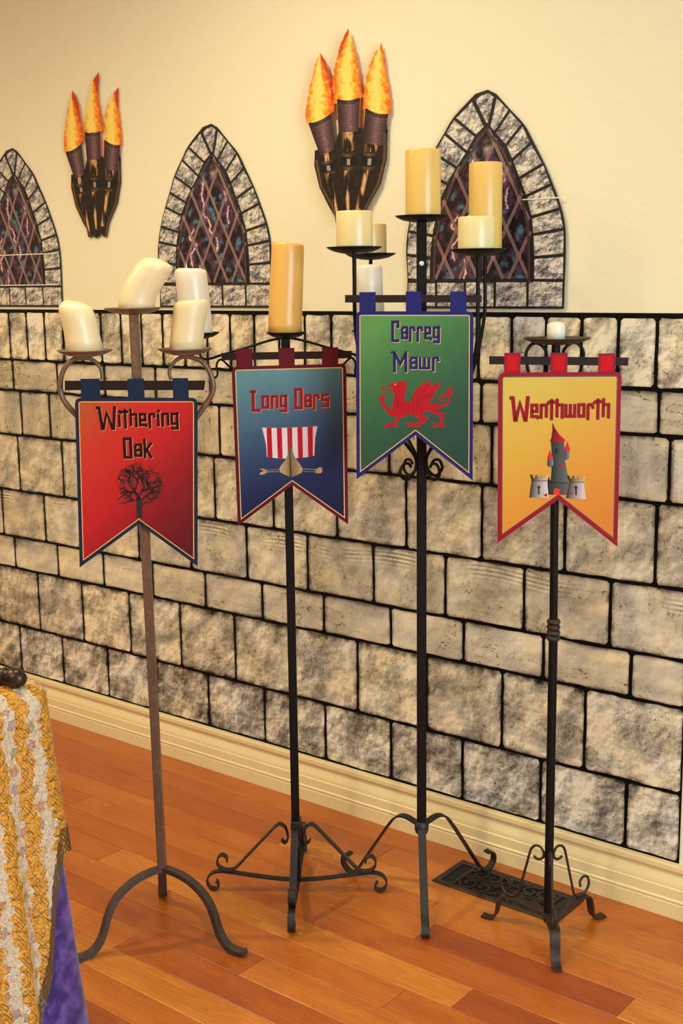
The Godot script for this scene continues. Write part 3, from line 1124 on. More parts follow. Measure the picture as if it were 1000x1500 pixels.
	dot.rotation.x = PI / 2
	dot.position = Vector3(0.0006, 1.4547, 0.0112)
	for p in [Vector3(-.1443, 1.4882, .115), Vector3(-.1040, 1.4802, -.145), Vector3(.1062, 1.4802, .145), Vector3(.1505, 1.4850, -.115)]:
		drip_tray(s, black, p, .0570)
		var r := Vector2(p.x, p.z).length()
		var deg := rad_to_deg(atan2(p.z, p.x))
		var st := new_st()
		tube(st, radial(deg, [[r, 1.478], [r, 1.42], [r, 1.350], [.178, 1.290], [.155, 1.220], [.105, 1.130], [.045, 1.070], [.017, 1.036], [.019, 1.008], [.042, .9905], [.062, 1.005], [.054, 1.024], [.038, 1.026], [.030, 1.017]], 5), 0.0046, 8, 0.0032)
		obj("arm", st, black, s)
	# --- fourth stand: slim, ringed pole, tripod with wire scrolls
	s = thing("candle_stand", "rusty black candle stand with ringed pole and wire-scrolled tripod beside the floor register", "candle stand", stand_xf(4), PHI, grp)
	st2 = new_st()
	tube(st2, [Vector3(0, .030, 0), Vector3(0, .69, 0)], .0096, 14)
	tube(st2, [Vector3(0, .69, 0), Vector3(-.0060, 1.294, 0)], .0086, 14)
	obj("pole", st2, black, s)
	for y in [.676, .688, .700, .712]:
		st2 = new_st()
		lathe(st2, [Vector2(.008, .006), Vector2(.0125, .0048), Vector2(.0150, 0), Vector2(.0125, -.0048), Vector2(.008, -.006)], Vector3(0, y, 0), 18)
		obj("ring", st2, rusty, s)
	for a in [92.0, -149.0, -28.0]:
		var side := at_angle(a + 90.0, 1.0, 0.0)
		var st := new_st()
		strip(st, radial(a, [[.0, .050], [.04, .056], [.075, .063], [.100, .066], [.112, .060], [.117, .045], [.121, .022], [.128, .008], [.140, .003], [.157, .004]], 5), side, 0.026, 0.0045, 0.019)
		obj("leg", st, rusty, s)
		st = new_st()
		tube(st, radial(a, [[.036, .176], [.026, .171], [.015, .176], [.0125, .188], [.020, .200], [.032, .201], [.042, .190], [.050, .160], [.066, .095], [.072, .076], [.086, .069], [.103, .074], [.112, .091], [.108, .108], [.096, .112], [.087, .102], [.089, .090]], 5), 0.0030, 8)
		obj("wire_scroll", st, rusty, s)
	drip_tray(s, rusty, Vector3(-.0040, 1.3022, 0), .0670)
	for sg in [-1.0, 1.0]:
		st2 = new_st()
		var v := []
		for p in [[.017, 1.20], [.017, 1.262], [.020, 1.280], [.034, 1.2915], [.048, 1.289], [.0575, 1.273], [.056, 1.250], [.045, 1.215], [.012, 1.15]]: v.append(Vector3(sg * p[0] - .008, p[1], 0))
		tube(st2, curve(v, 5), 0.0034, 8)
		obj("top_scroll", st2, black, s)

	# --- candles
	var ivory := wax_mat(c8(233, 209, 160))
	var white := wax_mat(c8(226, 208, 178))
	var honey := wax_mat(c8(224, 172, 84))
	var amber := wax_mat(c8(226, 186, 98))
	var cream := wax_mat(c8(230, 205, 140))
	var g1 := "melted ivory candles"
	candle(1, "ivory candle bent over to the right on the top tray of the brown stand", [[-407, 13712, 324, 13710], [-402, 13840, 336, 13800], [-385, 13940, 345, 13870], [-356, 14030, 365, 13930], [-255, 14240, 450, 14080], [-140, 14420, 555, 14240], [-30, 14570, 655, 14400], [70, 14660, 712, 14480], [160, 14702, 690, 14535], [260, 14716, 610, 14605], [360, 14705, 520, 14650]], 0.0, ivory, g1, 0.006)
	candle(1, "ivory candle slumped left with slanted top on the left tray of the brown stand", [[-1512, 12872, -757, 12868], [-1510, 13080, -796, 13080], [-1531, 13270, -835, 13290], [-1575, 13480, -872, 13490], [-1612, 13680, -912, 13640], [-1600, 13800, -950, 13730], [-1520, 13872, -1050, 13795], [-1440, 13895, -1160, 13850]], 0.0, ivory, g1, 0.006)
	candle(1, "ivory candle with a lumpy melted rim on the right tray of the brown stand", [[582, 12885, 1285, 12882], [598, 13080, 1282, 13080], [640, 13340, 1315, 13340], [683, 13540, 1360, 13560], [690, 13700, 1392, 13735], [715, 13790, 1390, 13830], [790, 13850, 1350, 13872], [890, 13850, 1260, 13868], [980, 13815, 1180, 13825]], 0.0, ivory, g1, 0.010)
	var g2 := "candles of the second stand"
	candle(2, "tall amber pillar candle with an uneven top alone above the dark red banner tabs", [[-378, 13118, 356, 13112], [-372, 13300, 366, 13300], [-330, 14000, 400, 14000], [-272, 14800, 436, 14760], [-258, 14985, 438, 14920], [-248, 15050, 428, 14965], [-215, 15062, 395, 14990], [-150, 15030, 330, 14970], [-60, 14960, 240, 14930]], 0.0, honey, g2, 0.004)
	candle(2, "tall white candle with a pointed wick tip behind the lumpy ivory one", [[-2260, 13122, -1576, 13122], [-2270, 13200, -1585, 13200], [-2310, 13700, -1625, 13700], [-2352, 14200, -1660, 14200], [-2370, 14420, -1678, 14400], [-2345, 14490, -1705, 14470], [-2280, 14522, -1780, 14505], [-2200, 14520, -1900, 14510]], 0.0, white, g2, 0.010, [-2110, 14540, 85.0, 24.0, 0])
	candle(2, "plain white candle half hidden behind the upper edge of the green pennant", [[1530, 13122, 2200, 13122], [1520, 13300, 2180, 13300], [1500, 14000, 2130, 14000], [1500, 14440, 2120, 14450], [1530, 14520, 2095, 14520], [1600, 14545, 2030, 14545]], 0.0, white, g2, 0.006)
	var g3 := "yellow pillar candles of the tallest stand"
	candle(3, "highest yellow pillar candle on the middle tray of the tallest stand", pillar(45, 15522, 16900, 374), 0.0, amber, g3)
	candle(3, "short wide pale yellow candle below the large torch cutout", pillar(-1434, 14862, 15596, 372, 26.0), 0.115, cream, g3)
	candle(3, "yellow candle partly hidden behind the short wide one below the large torch cutout", pillar(-1040, 14782, 15454, 358), -0.145, cream, g3)
	candle(3, "short pale candle with a drip on its rim in front of the tall right pillar", pillar(1022, 14782, 15440, 368, 40.0), 0.145, wax_mat(c8(230, 212, 150)), g3, 0.0, [860, 15440, 36.0, 60.0, 0])
	candle(3, "tall yellow pillar candle rising behind the short pale one, against the right arched window", pillar(1505, 14822, 16722, 368), -0.115, amber, g3)
	candle(4, "small white candle with a pointed top alone on the rusty stand's wide tray", [[-243, 13002, 118, 13002], [-243, 13150, 117, 13150], [-240, 13280, 115, 13275], [-225, 13305, 100, 13302], [-180, 13325, 60, 13322], [-110, 13348, -10, 13346]], 0.0, wax_mat(c8(238, 226, 198)), "", 0.0, [-60, 13345, 20.0, 12.0, 0])

# ---------------------------------------------------------------- pennants
const GLYPHS := {
	"a": [0.62, [[0.0, 0.62, 0.14, 0.93, 0.62, 0.93, 0.62, 0.0], [0.62, 0.1, 0.08, 0.1, 0.08, 0.52, 0.62, 0.52]]],
	"n": [0.66, [[0.08, -0.08, 0.08, 1.0], [0.08, 0.92, 0.62, 0.92, 0.62, 0.0]]],
	"o": [0.70, [[0.08, 0.5, 0.08, 0.92, 0.62, 0.92, 0.62, 0.08, 0.08, 0.08, 0.08, 0.5]]],
	"g": [0.70, [[0.62, 0.16, 0.08, 0.16, 0.08, 0.92, 0.62, 0.92], [0.78, 1.02, 0.62, 0.92, 0.62, -0.22, 0.16, -0.22, 0.08, -0.10]]],
	"e": [0.70, [[0.08, 0.46, 0.60, 0.46, 0.60, 0.92, 0.08, 0.92, 0.08, 0.08, 0.66, 0.08, 0.74, -0.10]]],
	"r": [0.60, [[0.08, -0.22, 0.08, 0.95], [0.08, 0.92, 0.52, 0.92, 0.58, 0.62]]],
	"s": [0.74, [[0.82, 1.0, 0.10, 0.90, 0.10, 0.54, 0.66, 0.54, 0.66, 0.08, -0.02, 0.08]]],
	"i": [0.18, [[0.08, -0.06, 0.08, 0.96], [0.06, 1.02, 0.22, 1.26]]],
	"t": [0.46, [[0.24, -0.20, 0.24, 1.36], [-0.22, 1.02, 0.0, 1.14, 0.62, 1.14]]],
	"h": [0.66, [[0.08, 0.0, 0.08, 1.38], [0.08, 0.92, 0.62, 0.92, 0.62, -0.10]]],
	"k": [0.66, [[0.08, -0.12, 0.08, 1.40], [0.10, 0.40, 0.74, 1.08], [0.24, 0.56, 0.74, -0.10]]],
	"w": [1.06, [[0.08, 0.98, 0.08, 0.08, 0.98, 0.08, 0.98, 0.98], [0.53, 0.10, 0.53, 0.98]]],
	"W": [1.75, [[-0.22, 1.46, 0.12, 1.46, 0.36, -0.16, 0.46, -0.16, 0.86, 1.06, 1.38, -0.16, 1.48, -0.16, 1.66, 1.46, 1.84, 1.46]]],
	"L": [0.86, [[-0.14, 1.32, 0.54, 1.32], [0.20, 1.32, 0.20, -0.10], [0.02, -0.12, 0.98, -0.12]]],
	"O": [0.78, [[0.09, 0.7, 0.09, 1.40, 0.69, 1.40, 0.69, -0.02, 0.09, -0.02, 0.09, 0.7]]],
	"C": [0.84, [[0.70, 0.88, 0.70, 1.36, 0.09, 1.36, 0.09, -0.10, 0.86, -0.10]]],
	"M": [1.42, [[-0.22, 1.36, 0.12, 1.36, 0.12, -0.28], [0.12, 1.36, 0.68, 0.44, 1.26, 1.36, 1.40, 1.36], [1.24, 1.30, 1.24, -0.28]]],
	" ": [0.30, []],
}

func lettering(parent: Node, txt: String, f: Array, z: float, ink: Color, back: Color, org: Vector2, tilt := 0.0) -> void:
	# f: left x, right x, baseline y, x-height, in 0.1 mm
	var total := -0.26
	for ch in txt: total += GLYPHS[ch][0] + 0.26
	var sx: float = (f[1] - f[0]) * 0.0001 / total
	var sy: float = f[3] * 0.0001
	for layer in 2:
		var st := new_st()
		var x := 0.0
		for ch in txt:
			for ln in GLYPHS[ch][1]:
				var p := PackedVector2Array()
				for i in range(0, ln.size(), 2):
					var q := Vector2((x + ln[i]) * sx, ln[i + 1] * sy)
					q.y += q.x * tilt
					p.append(q + Vector2(f[0], f[2]) * 0.0001 - org + (Vector2(0.0011, -0.0011) if layer == 0 else Vector2.ZERO))
				var w := sy * (0.215 if ch == ch.to_lower() else 0.24)
				if "WM".contains(ch): w = sy * 0.25
				stroke(st, p, w, w, z + 0.00015 * layer)
			x += GLYPHS[ch][0] + 0.26
		obj("letter_shadow" if layer == 0 else "lettering", st, mat(back if layer == 0 else ink, 0.5, 0.0, 0.25), parent)

func lin(c: Color) -> Color:
	return c.srgb_to_linear()

func across(c0: Color, c1: Color, x0: float, x1: float) -> Callable:
	var a := lin(c0)
	var b := lin(c1)
	return func(q: Vector2) -> Color: return a.lerp(b, pow(clampf((q.x - x0) / (x1 - x0), 0.0, 1.0), 1.6))

func pennant(k: int, w: float, label: String, org: Vector2, out: Array, tabs: Array, rod: Array, edge: Color, line: Color, grad: Array, tab_in = null, inset := 0.0072) -> Node3D:
	var base := Vector3(org.x, org.y, w)
	var t := thing("pennant_banner", label, "banner", stand_xf(k) + base.rotated(Vector3.UP, PHI), PHI, "swallow-tailed pennants on the candle stands")
	var o := org * 10000.0
	var sh := func(a: Array) -> PackedVector2Array:
		var p := pv(a)
		for i in p.size(): p[i] -= org
		return p
	var st := new_st()
	plate(st, sh.call(rod), -0.0006, 0.0016)
	obj("hanging_rod", st, mat(c8(42, 26, 22), 0.55, 0.0, 0.25), t)
	var poly := ccw(sh.call(out))
	st = new_st()
	plate(st, poly, 0.0, 0.0014)
	obj("border_card", st, mat(edge, 0.5, 0.0, 0.25), t)
	for e in tabs:
		st = new_st()
		var q: PackedVector2Array = sh.call(e)
		plate(st, q, 0.0004, 0.0010)
		var tb := obj("tab", st, mat(edge, 0.5, 0.0, 0.25), t)
		if tab_in != null:
			st = new_st()
			plate(st, Geometry2D.offset_polygon(ccw(q), -0.0052)[0], 0.0006, 0.0)
			obj("tab_panel", st, mat(tab_in, 0.55, 0.0, 0.2), tb)
	var g := Geometry2D.offset_polygon(poly, -inset, Geometry2D.JOIN_MITER)[0]
	st = new_st()
	plate(st, g, 0.0002)
	obj("piping_line", st, mat(line, 0.42), t)
	var fld := Geometry2D.offset_polygon(poly, -inset - 0.0019, Geometry2D.JOIN_MITER)[0]
	var lo := fld[0]
	var hi := fld[0]
	for p in fld:
		lo = Vector2(minf(lo.x, p.x), minf(lo.y, p.y))
		hi = Vector2(maxf(hi.x, p.x), maxf(hi.y, p.y))
	var gt := GradientTexture2D.new()
	gt.width = 64
	gt.height = 128
	gt.fill_from = grad[1]
	gt.fill_to = grad[2]
	var gr := Gradient.new()
	gr.colors = PackedColorArray(grad[0])
	var off := PackedFloat32Array()
	for i in grad[0].size(): off.append(float(i) / (grad[0].size() - 1))
	gr.offsets = off
	gt.gradient = gr
	var fm := mat(Color.WHITE, 0.48, 0.0, 0.3)
	fm.albedo_texture = gt
	fm.texture_repeat = false
	st = new_st()
	plate(st, fld, 0.0004, 0.0, null, Rect2(lo, hi - lo))
	obj("field", st, fm, t)
	return t

func shift(a: Array, org: Vector2) -> PackedVector2Array:
	var p := pv(a)
	for i in p.size(): p[i] -= org
	return p

func tab_quad(x0: int, x1: int, y0: int, y1: int) -> Array:
	return [x0, y0, x1, y0, x1, y1, x0, y1]

func banners() -> void:
	# red pennant with the bare oak
	var org := Vector2(-0.012, 0.8428)
	var t := pennant(1, 0.026, "red pennant lettered Withering Oak with a bare black tree, on the brown stand", org,
		[-1330, 11830, -1305, 11915, -1210, 11947, 1045, 11920, 1125, 11890, 1150, 11800, 1036, 8428, -140, 9336, -1408, 8431],
		[tab_quad(-1194, -809, 11900, 12330), tab_quad(-250, 85, 11900, 12318), tab_quad(660, 976, 11890, 12319)], [-1512, 12295, 1318, 12262, 1290, 12070, -1522, 12103],
		c8(28, 40, 62), c8(228, 166, 88), [[c8(181, 86, 45), c8(200, 49, 36), c8(188, 31, 33), c8(132, 22, 29), c8(91, 21, 29)], Vector2(0.0, 0.0), Vector2(0.85, 1.0)])
	lettering(t, "Withering", [-868, 745, 11358, 260], 0.0006, c8(44, 16, 20), c8(232, 150, 92), org)
	lettering(t, "Oak", [-385, 170, 10728, 268], 0.0006, c8(44, 16, 20), c8(232, 150, 92), org)
	oak_tree(t, org)
	# blue pennant with the longship
	org = Vector2(0.008, 0.8873)
	t = pennant(2, 0.026, "blue pennant lettered Long Oars with a striped-sail longship, second from left", org,
		[-1173, 12288, -1145, 12375, -1066, 12405, 1214, 12434, 1290, 12405, 1317, 12330, 1320, 8873, 95, 9780, -1135, 8875],
		[tab_quad(-1070, -716, 12380, 12787), tab_quad(-140, 200, 12390, 12790), tab_quad(791, 1145, 12400, 12793)], [-1383, 12703, 1439, 12711, 1438, 12549, -1388, 12542],
		c8(96, 20, 28), c8(226, 186, 116), [[c8(95, 136, 138), c8(75, 103, 119), c8(51, 68, 99), c8(30, 36, 74), c8(22, 24, 56)], Vector2(0.35, 0.0), Vector2(0.65, 1.0)])
	lettering(t, "Long Oars", [-765, 925, 11478, 284], 0.0006, c8(142, 26, 30), c8(228, 148, 120), org, 0.012)
	emblem(t, SHIP, org, "longship_emblem")
	# green pennant with the red dragon
	org = Vector2(-0.0205, 1.006)
	t = pennant(3, 0.158, "green pennant lettered Carreg Mawr with a red dragon, on the tallest stand", org,
		[-1428, 13509, -1400, 13565, -1326, 13592, 851, 13562, 935, 13535, 961, 13465, 968, 10080, -222, 11050, -1450, 10140],
		[tab_quad(-1355, -1022, 13560, 13974), tab_quad(-412, -94, 13560, 13975), tab_quad(487, 820, 13540, 13964)], [-1645, 13922, 1125, 13887, 1125, 13738, -1645, 13770],
		c8(34, 31, 96), c8(224, 166, 88), [[c8(90, 139, 69), c8(60, 103, 57), c8(42, 77, 53), c8(34, 64, 47)], Vector2(0.3, 0.0), Vector2(0.7, 1.0)])
	lettering(t, "Carreg", [-698, 272, 13018, 258], 0.0006, c8(42, 32, 84), c8(226, 186, 124), org, -0.012)
	lettering(t, "Mawr", [-672, 258, 12412, 248], 0.0006, c8(42, 32, 84), c8(226, 186, 124), org, -0.012)
	dragon(t, org)
	# yellow pennant with the castle
	org = Vector2(0.0, 0.8756)
	t = pennant(4, 0.024, "yellow-orange pennant with red border lettered Wenthworth with a grey castle", org,
		[-1245, 12236, -1215, 12325, -1137, 12357, 1114, 12342, 1195, 12320, 1226, 12245, 1241, 8756, 4, 9753, -1224, 8874],
		[tab_quad(-1128, -802, 12330, 12750), tab_quad(-203, 137, 12330, 12738), tab_quad(750, 1090, 12320, 12713)], [-1427, 12687, 1351, 12624, 1356, 12461, -1425, 12524],
		c8(146, 16, 30), c8(78, 54, 56), [[c8(207, 177, 73), c8(212, 161, 53), c8(214, 139, 41), c8(212, 121, 36)], Vector2(0.3, 0.0), Vector2(0.7, 1.0)], c8(196, 20, 24), 0.0078)
	lettering(t, "Wenthworth", [-975, 985, 11452, 272], 0.0006, c8(146, 14, 26), c8(104, 10, 20), org, -0.004)
	emblem(t, CASTLE, org, "castle_emblem")

# each entry: name of the shape, outline in 0.1 mm, left colour, right colour
const SHIP := [
	["yard", [-555, 11077, -251, 11067, 61, 11066, 406, 11075, 685, 11091, 672, 11068, 405, 11055, 60, 11046, -252, 11045, -544, 11057], [120, 104, 84], [120, 104, 84]],
	["sail", [-544, 11064, -252, 11053, 61, 11056, 406, 11065, 672, 11081, 615, 10814, 592, 10433, 393, 10394, 80, 10373, -184, 10376, -452, 10416, -465, 10696], [222, 208, 206], [206, 190, 192]],
	["sail_stripe", [-445, 11063, -337, 11061, -329, 10392, -439, 10413], [190, 26, 40], [182, 24, 40]],
	["sail_stripe", [-222, 11056, -114, 11055, -105, 10375, -214, 10380], [190, 26, 40], [182, 24, 40]],
	["sail_stripe", [5, 11057, 116, 11059, 113, 10376, 10, 10374], [190, 26, 40], [182, 24, 40]],
	["sail_stripe", [228, 11060, 340, 11064, 341, 10389, 235, 10379], [190, 26, 40], [182, 24, 40]],
	["sail_stripe", [452, 11071, 567, 11076, 559, 10425, 456, 10401], [190, 26, 40], [182, 24, 40]],
	["mast", [50, 11003, 66, 11003, 64, 10440, 38, 10440], [138, 74, 60], [120, 70, 58]],
	["oar", [-454, 10130, -189, 10151, -190, 10135, -455, 10113], [128, 118, 108], [128, 118, 108]],
	["oar", [-455, 10096, -190, 10101, -191, 10084, -455, 10076], [150, 130, 110], [150, 130, 110]],
	["oar", [331, 10149, 604, 10133, 603, 10116, 331, 10133], [150, 130, 110], [150, 130, 110]],
	["oar", [330, 10094, 603, 10082, 602, 10066, 330, 10078], [128, 118, 108], [128, 118, 108]],
	["oar_blade", [-627, 10157, -536, 10156, -446, 10121, -447, 10096, -521, 10097, -562, 10131], [206, 168, 120], [170, 130, 88]],
	["oar_blade", [-630, 10032, -539, 10027, -439, 10079, -447, 10100, -521, 10106, -604, 10073], [206, 168, 120], [170, 130, 88]],
	["oar_blade", [603, 10124, 703, 10173, 766, 10164, 736, 10131, 769, 10114, 685, 10081, 603, 10099], [170, 130, 88], [206, 168, 120]],
	["oar_blade", [594, 10083, 686, 10090, 768, 10097, 726, 10039, 635, 10040, 589, 10066], [170, 130, 88], [206, 168, 120]],
	["hull_side", [52, 10623, 63, 9956, -44, 10007, -158, 10067, -189, 10143, -146, 10226, -53, 10333, 7, 10457], [190, 156, 112], [112, 88, 62]],
	["hull_side", [52, 10623, 109, 10589, 139, 10455, 211, 10330, 291, 10220, 331, 10136, 305, 10061, 204, 10004, 63, 9956], [120, 94, 66], [196, 160, 114]],
	["keel", [45, 10606, 58, 10606, 85, 9964, 51, 9959], [66, 48, 34], [66, 48, 34]],
]
const CASTLE := [
	["tower", [-167, 10950, 101, 10946, 122, 10596, 179, 10302, 215, 10110, -159, 10115, -148, 10306, -136, 10599], [44, 46, 44], [104, 106, 100]],
	["tower_base", [-230, 10013, -218, 10160, -212, 10219, -183, 10215, -179, 10167, -153, 10166, -152, 10115, 215, 10110, 223, 10066, 196, 9852, -198, 9865], [40, 42, 40], [98, 98, 92]],
	["tower_ledge", [-159, 10127, 219, 10110, 220, 10092, -159, 10109], [30, 30, 30], [50, 50, 48]],
	["spire", [-145, 11344, -78, 11210, 11, 11085, 132, 10975, 101, 10943, -189, 10950, -158, 11037, -142, 11182], [110, 22, 30], [200, 40, 48]],
	["turret", [112, 10757, 213, 10752, 209, 10609, 166, 10573, 123, 10578], [56, 62, 60], [126, 132, 124]],
	["turret", [-223, 10600, -117, 10596, -105, 10482, -157, 10416, -235, 10469], [50, 58, 58], [130, 136, 130]],
	["spire", [-186, 10800, -155, 10702, -107, 10613, -124, 10595, -223, 10600, -238, 10618, -206, 10702], [190, 36, 44], [224, 54, 58]],
	["spire", [168, 10972, 196, 10872, 230, 10784, 209, 10752, 116, 10757, 101, 10789, 143, 10873], [190, 36, 44], [224, 54, 58]],
	["side_tower", [-545, 10157, -229, 10153, -194, 9802, -586, 9811], [40, 34, 34], [226, 208, 200]],
	["battlement", [-583, 10282, -525, 10282, -517, 10215, -473, 10215, -474, 10274, -423, 10273, -415, 10214, -372, 10213, -372, 10272, -314, 10272, -313, 10208, -263, 10216, -256, 10260, -205, 10270, -229, 10142, -538, 10149], [36, 30, 26], [220, 190, 150]],
	["tower_ledge", [-538, 10161, -225, 10157, -225, 10139, -538, 10144], [36, 32, 30], [110, 100, 94]],
	["side_tower", [234, 10125, 520, 10124, 565, 9763, 165, 9786], [40, 34, 34], [226, 200, 190]],
	["battlement", [173, 10258, 224, 10250, 232, 10198, 283, 10198, 282, 10249, 325, 10248, 327, 10190, 392, 10189, 391, 10240, 449, 10232, 443, 10181, 491, 10180, 497, 10246, 546, 10241, 520, 10113, 222, 10125], [40, 32, 26], [220, 180, 130]],
	["tower_ledge", [226, 10128, 522, 10124, 522, 10106, 227, 10110], [36, 32, 30], [110, 100, 94]],
	["doorway", [-89, 9860, -91, 9967, -55, 9996, -11, 9995, 26, 9965, 28, 9859], [226, 60, 40], [226, 60, 40]],
	["slit", [-70, 10810, -34, 10810, -32, 10715, -68, 10715], [30, 32, 32], [40, 42, 42]],
	["slit", [-413, 10059, -384, 10059, -380, 9874, -410, 9875], [46, 34, 34], [46, 34, 34]],
	["slit", [-434, 10030, -361, 10029, -361, 10010, -434, 10011], [46, 34, 34], [46, 34, 34]],
	["slit", [344, 10049, 373, 10049, 378, 9850, 349, 9850], [46, 34, 34], [46, 34, 34]],
	["slit", [316, 10013, 403, 10012, 404, 9993, 316, 9994], [46, 34, 34], [46, 34, 34]],
	["red_patch", [9, 10465, 66, 10501, 96, 10464, 68, 10413], [150, 60, 56], [176, 50, 52]],
	["red_patch", [-315, 9851, -228, 9902, -219, 9821], [170, 44, 48], [170, 44, 48]],
	["red_patch", [224, 9903, 304, 9914, 283, 9851, 232, 9859], [160, 60, 56], [160, 60, 56]],
	["red_patch", [92, 9905, 165, 9926, 136, 9890], [150, 66, 60], [150, 66, 60]],
]

func emblem(parent: Node, shapes: Array, org: Vector2, called: String) -> void:
	var root := Node3D.new()
	root.name = called
	parent.add_child(root, true)
	var m := vmat()
	var z := 0.0006
	for e in shapes:
		var p := shift(e[1], org)
		var x0 := 1e9
		var x1 := -1e9
		for q in p:
			x0 = minf(x0, q.x)
			x1 = maxf(x1, q.x)
		var st := new_st()
		plate(st, p, z, 0.0, across(c8(e[2][0], e[2][1], e[2][2]), c8(e[3][0], e[3][1], e[3][2]), x0, x1))
		obj(e[0], st, m, root)
		z += 0.00008

func oak_tree(parent: Node, org: Vector2) -> void:
	var ink := mat(c8(26, 14, 16), 0.45)
	var st := new_st()
	var z := 0.0006
	plate(st, shift([-201, 9464, -183, 9492, -183, 9671, -171, 9785, -171, 9913, -219, 10002, -183, 10040, -122, 9938, -98, 9913, -49, 9849, -43, 9734, -61, 9671, -61, 9505, -37, 9464], org), z)
	var limbs := [
		[-116, 9836, -122, 9938, -195, 10014, -268, 10104, -317, 10218, -341, 10307, -390, 10358],
		[-195, 10040, -134, 10193, -134, 10269, -73, 10333, -171, 10447, -219, 10511, -256, 10562],
		[-98, 9938, -49, 10027, -1, 10116, -49, 10244, -25, 10345, -1, 10434],
		[-49, 10027, 72, 10053, 72, 10218, 109, 10345, 72, 10447],
		[-49, 9836, 48, 9938, 145, 9989, 194, 10091, 291, 10116, 340, 10180],
		[48, 9913, 121, 9849, 243, 9887, 340, 9862],
		[-49, 9722, 24, 9785, 133, 9773],
		[-134, 9836, -244, 9836, -304, 9913, -390, 9938],
		[-244, 9836, -414, 9785, -535, 9773],
		[-219, 10002, -341, 10021, -438, 10091, -523, 10040],
		[-317, 10218, -280, 10345, -329, 10447, -426, 10473],
		[-134, 10244, -195, 10333, -244, 10409],
		[72, 10193, 194, 10180, 267, 10244],
		[-341, 10021, -438, 9938, -572, 9836],
		[145, 9989, 267, 10014, 328, 9963],
		[-402, 10193, -462, 10256, -523, 10294],
	]
	var tr := RandomNumberGenerator.new()
	tr.seed = 5
	for l in limbs:
		var pts := PackedVector2Array(curve(Array(shift(l, org)), 3))
		stroke(st, pts, 0.0042, 0.0015, z)
		for i in range(3, pts.size()):
			for rep in 2:
				var d := (pts[i] - pts[i - 1]).normalized()
				twig(st, pts[i], d.rotated((1.0 if tr.randf() < 0.5 else -1.0) * tr.randf_range(0.5, 1.1)), tr.randf_range(0.006, 0.011), 2, tr, z, org)
	obj("oak_emblem", st, ink, parent)

func twig(st: SurfaceTool, p: Vector2, d: Vector2, l: float, depth: int, tr: RandomNumberGenerator, z: float, org: Vector2) -> void:
	var mid := p + d * l * 0.5
	var q := mid + d.rotated(tr.randf_range(-0.6, 0.6)) * l * 0.5
	var e := (q + org - Vector2(-0.0090, 1.0180)) / Vector2(0.0490, 0.0440)
	if e.length() > 1.0: return
	stroke(st, PackedVector2Array([p, mid, q]), 0.0007 + 0.0004 * depth, 0.0006, z)
	if depth > 0:
		for k in 2:
			twig(st, q, d.rotated((k * 2 - 1) * tr.randf_range(0.3, 0.9)), l * 0.62, depth - 1, tr, z, org)

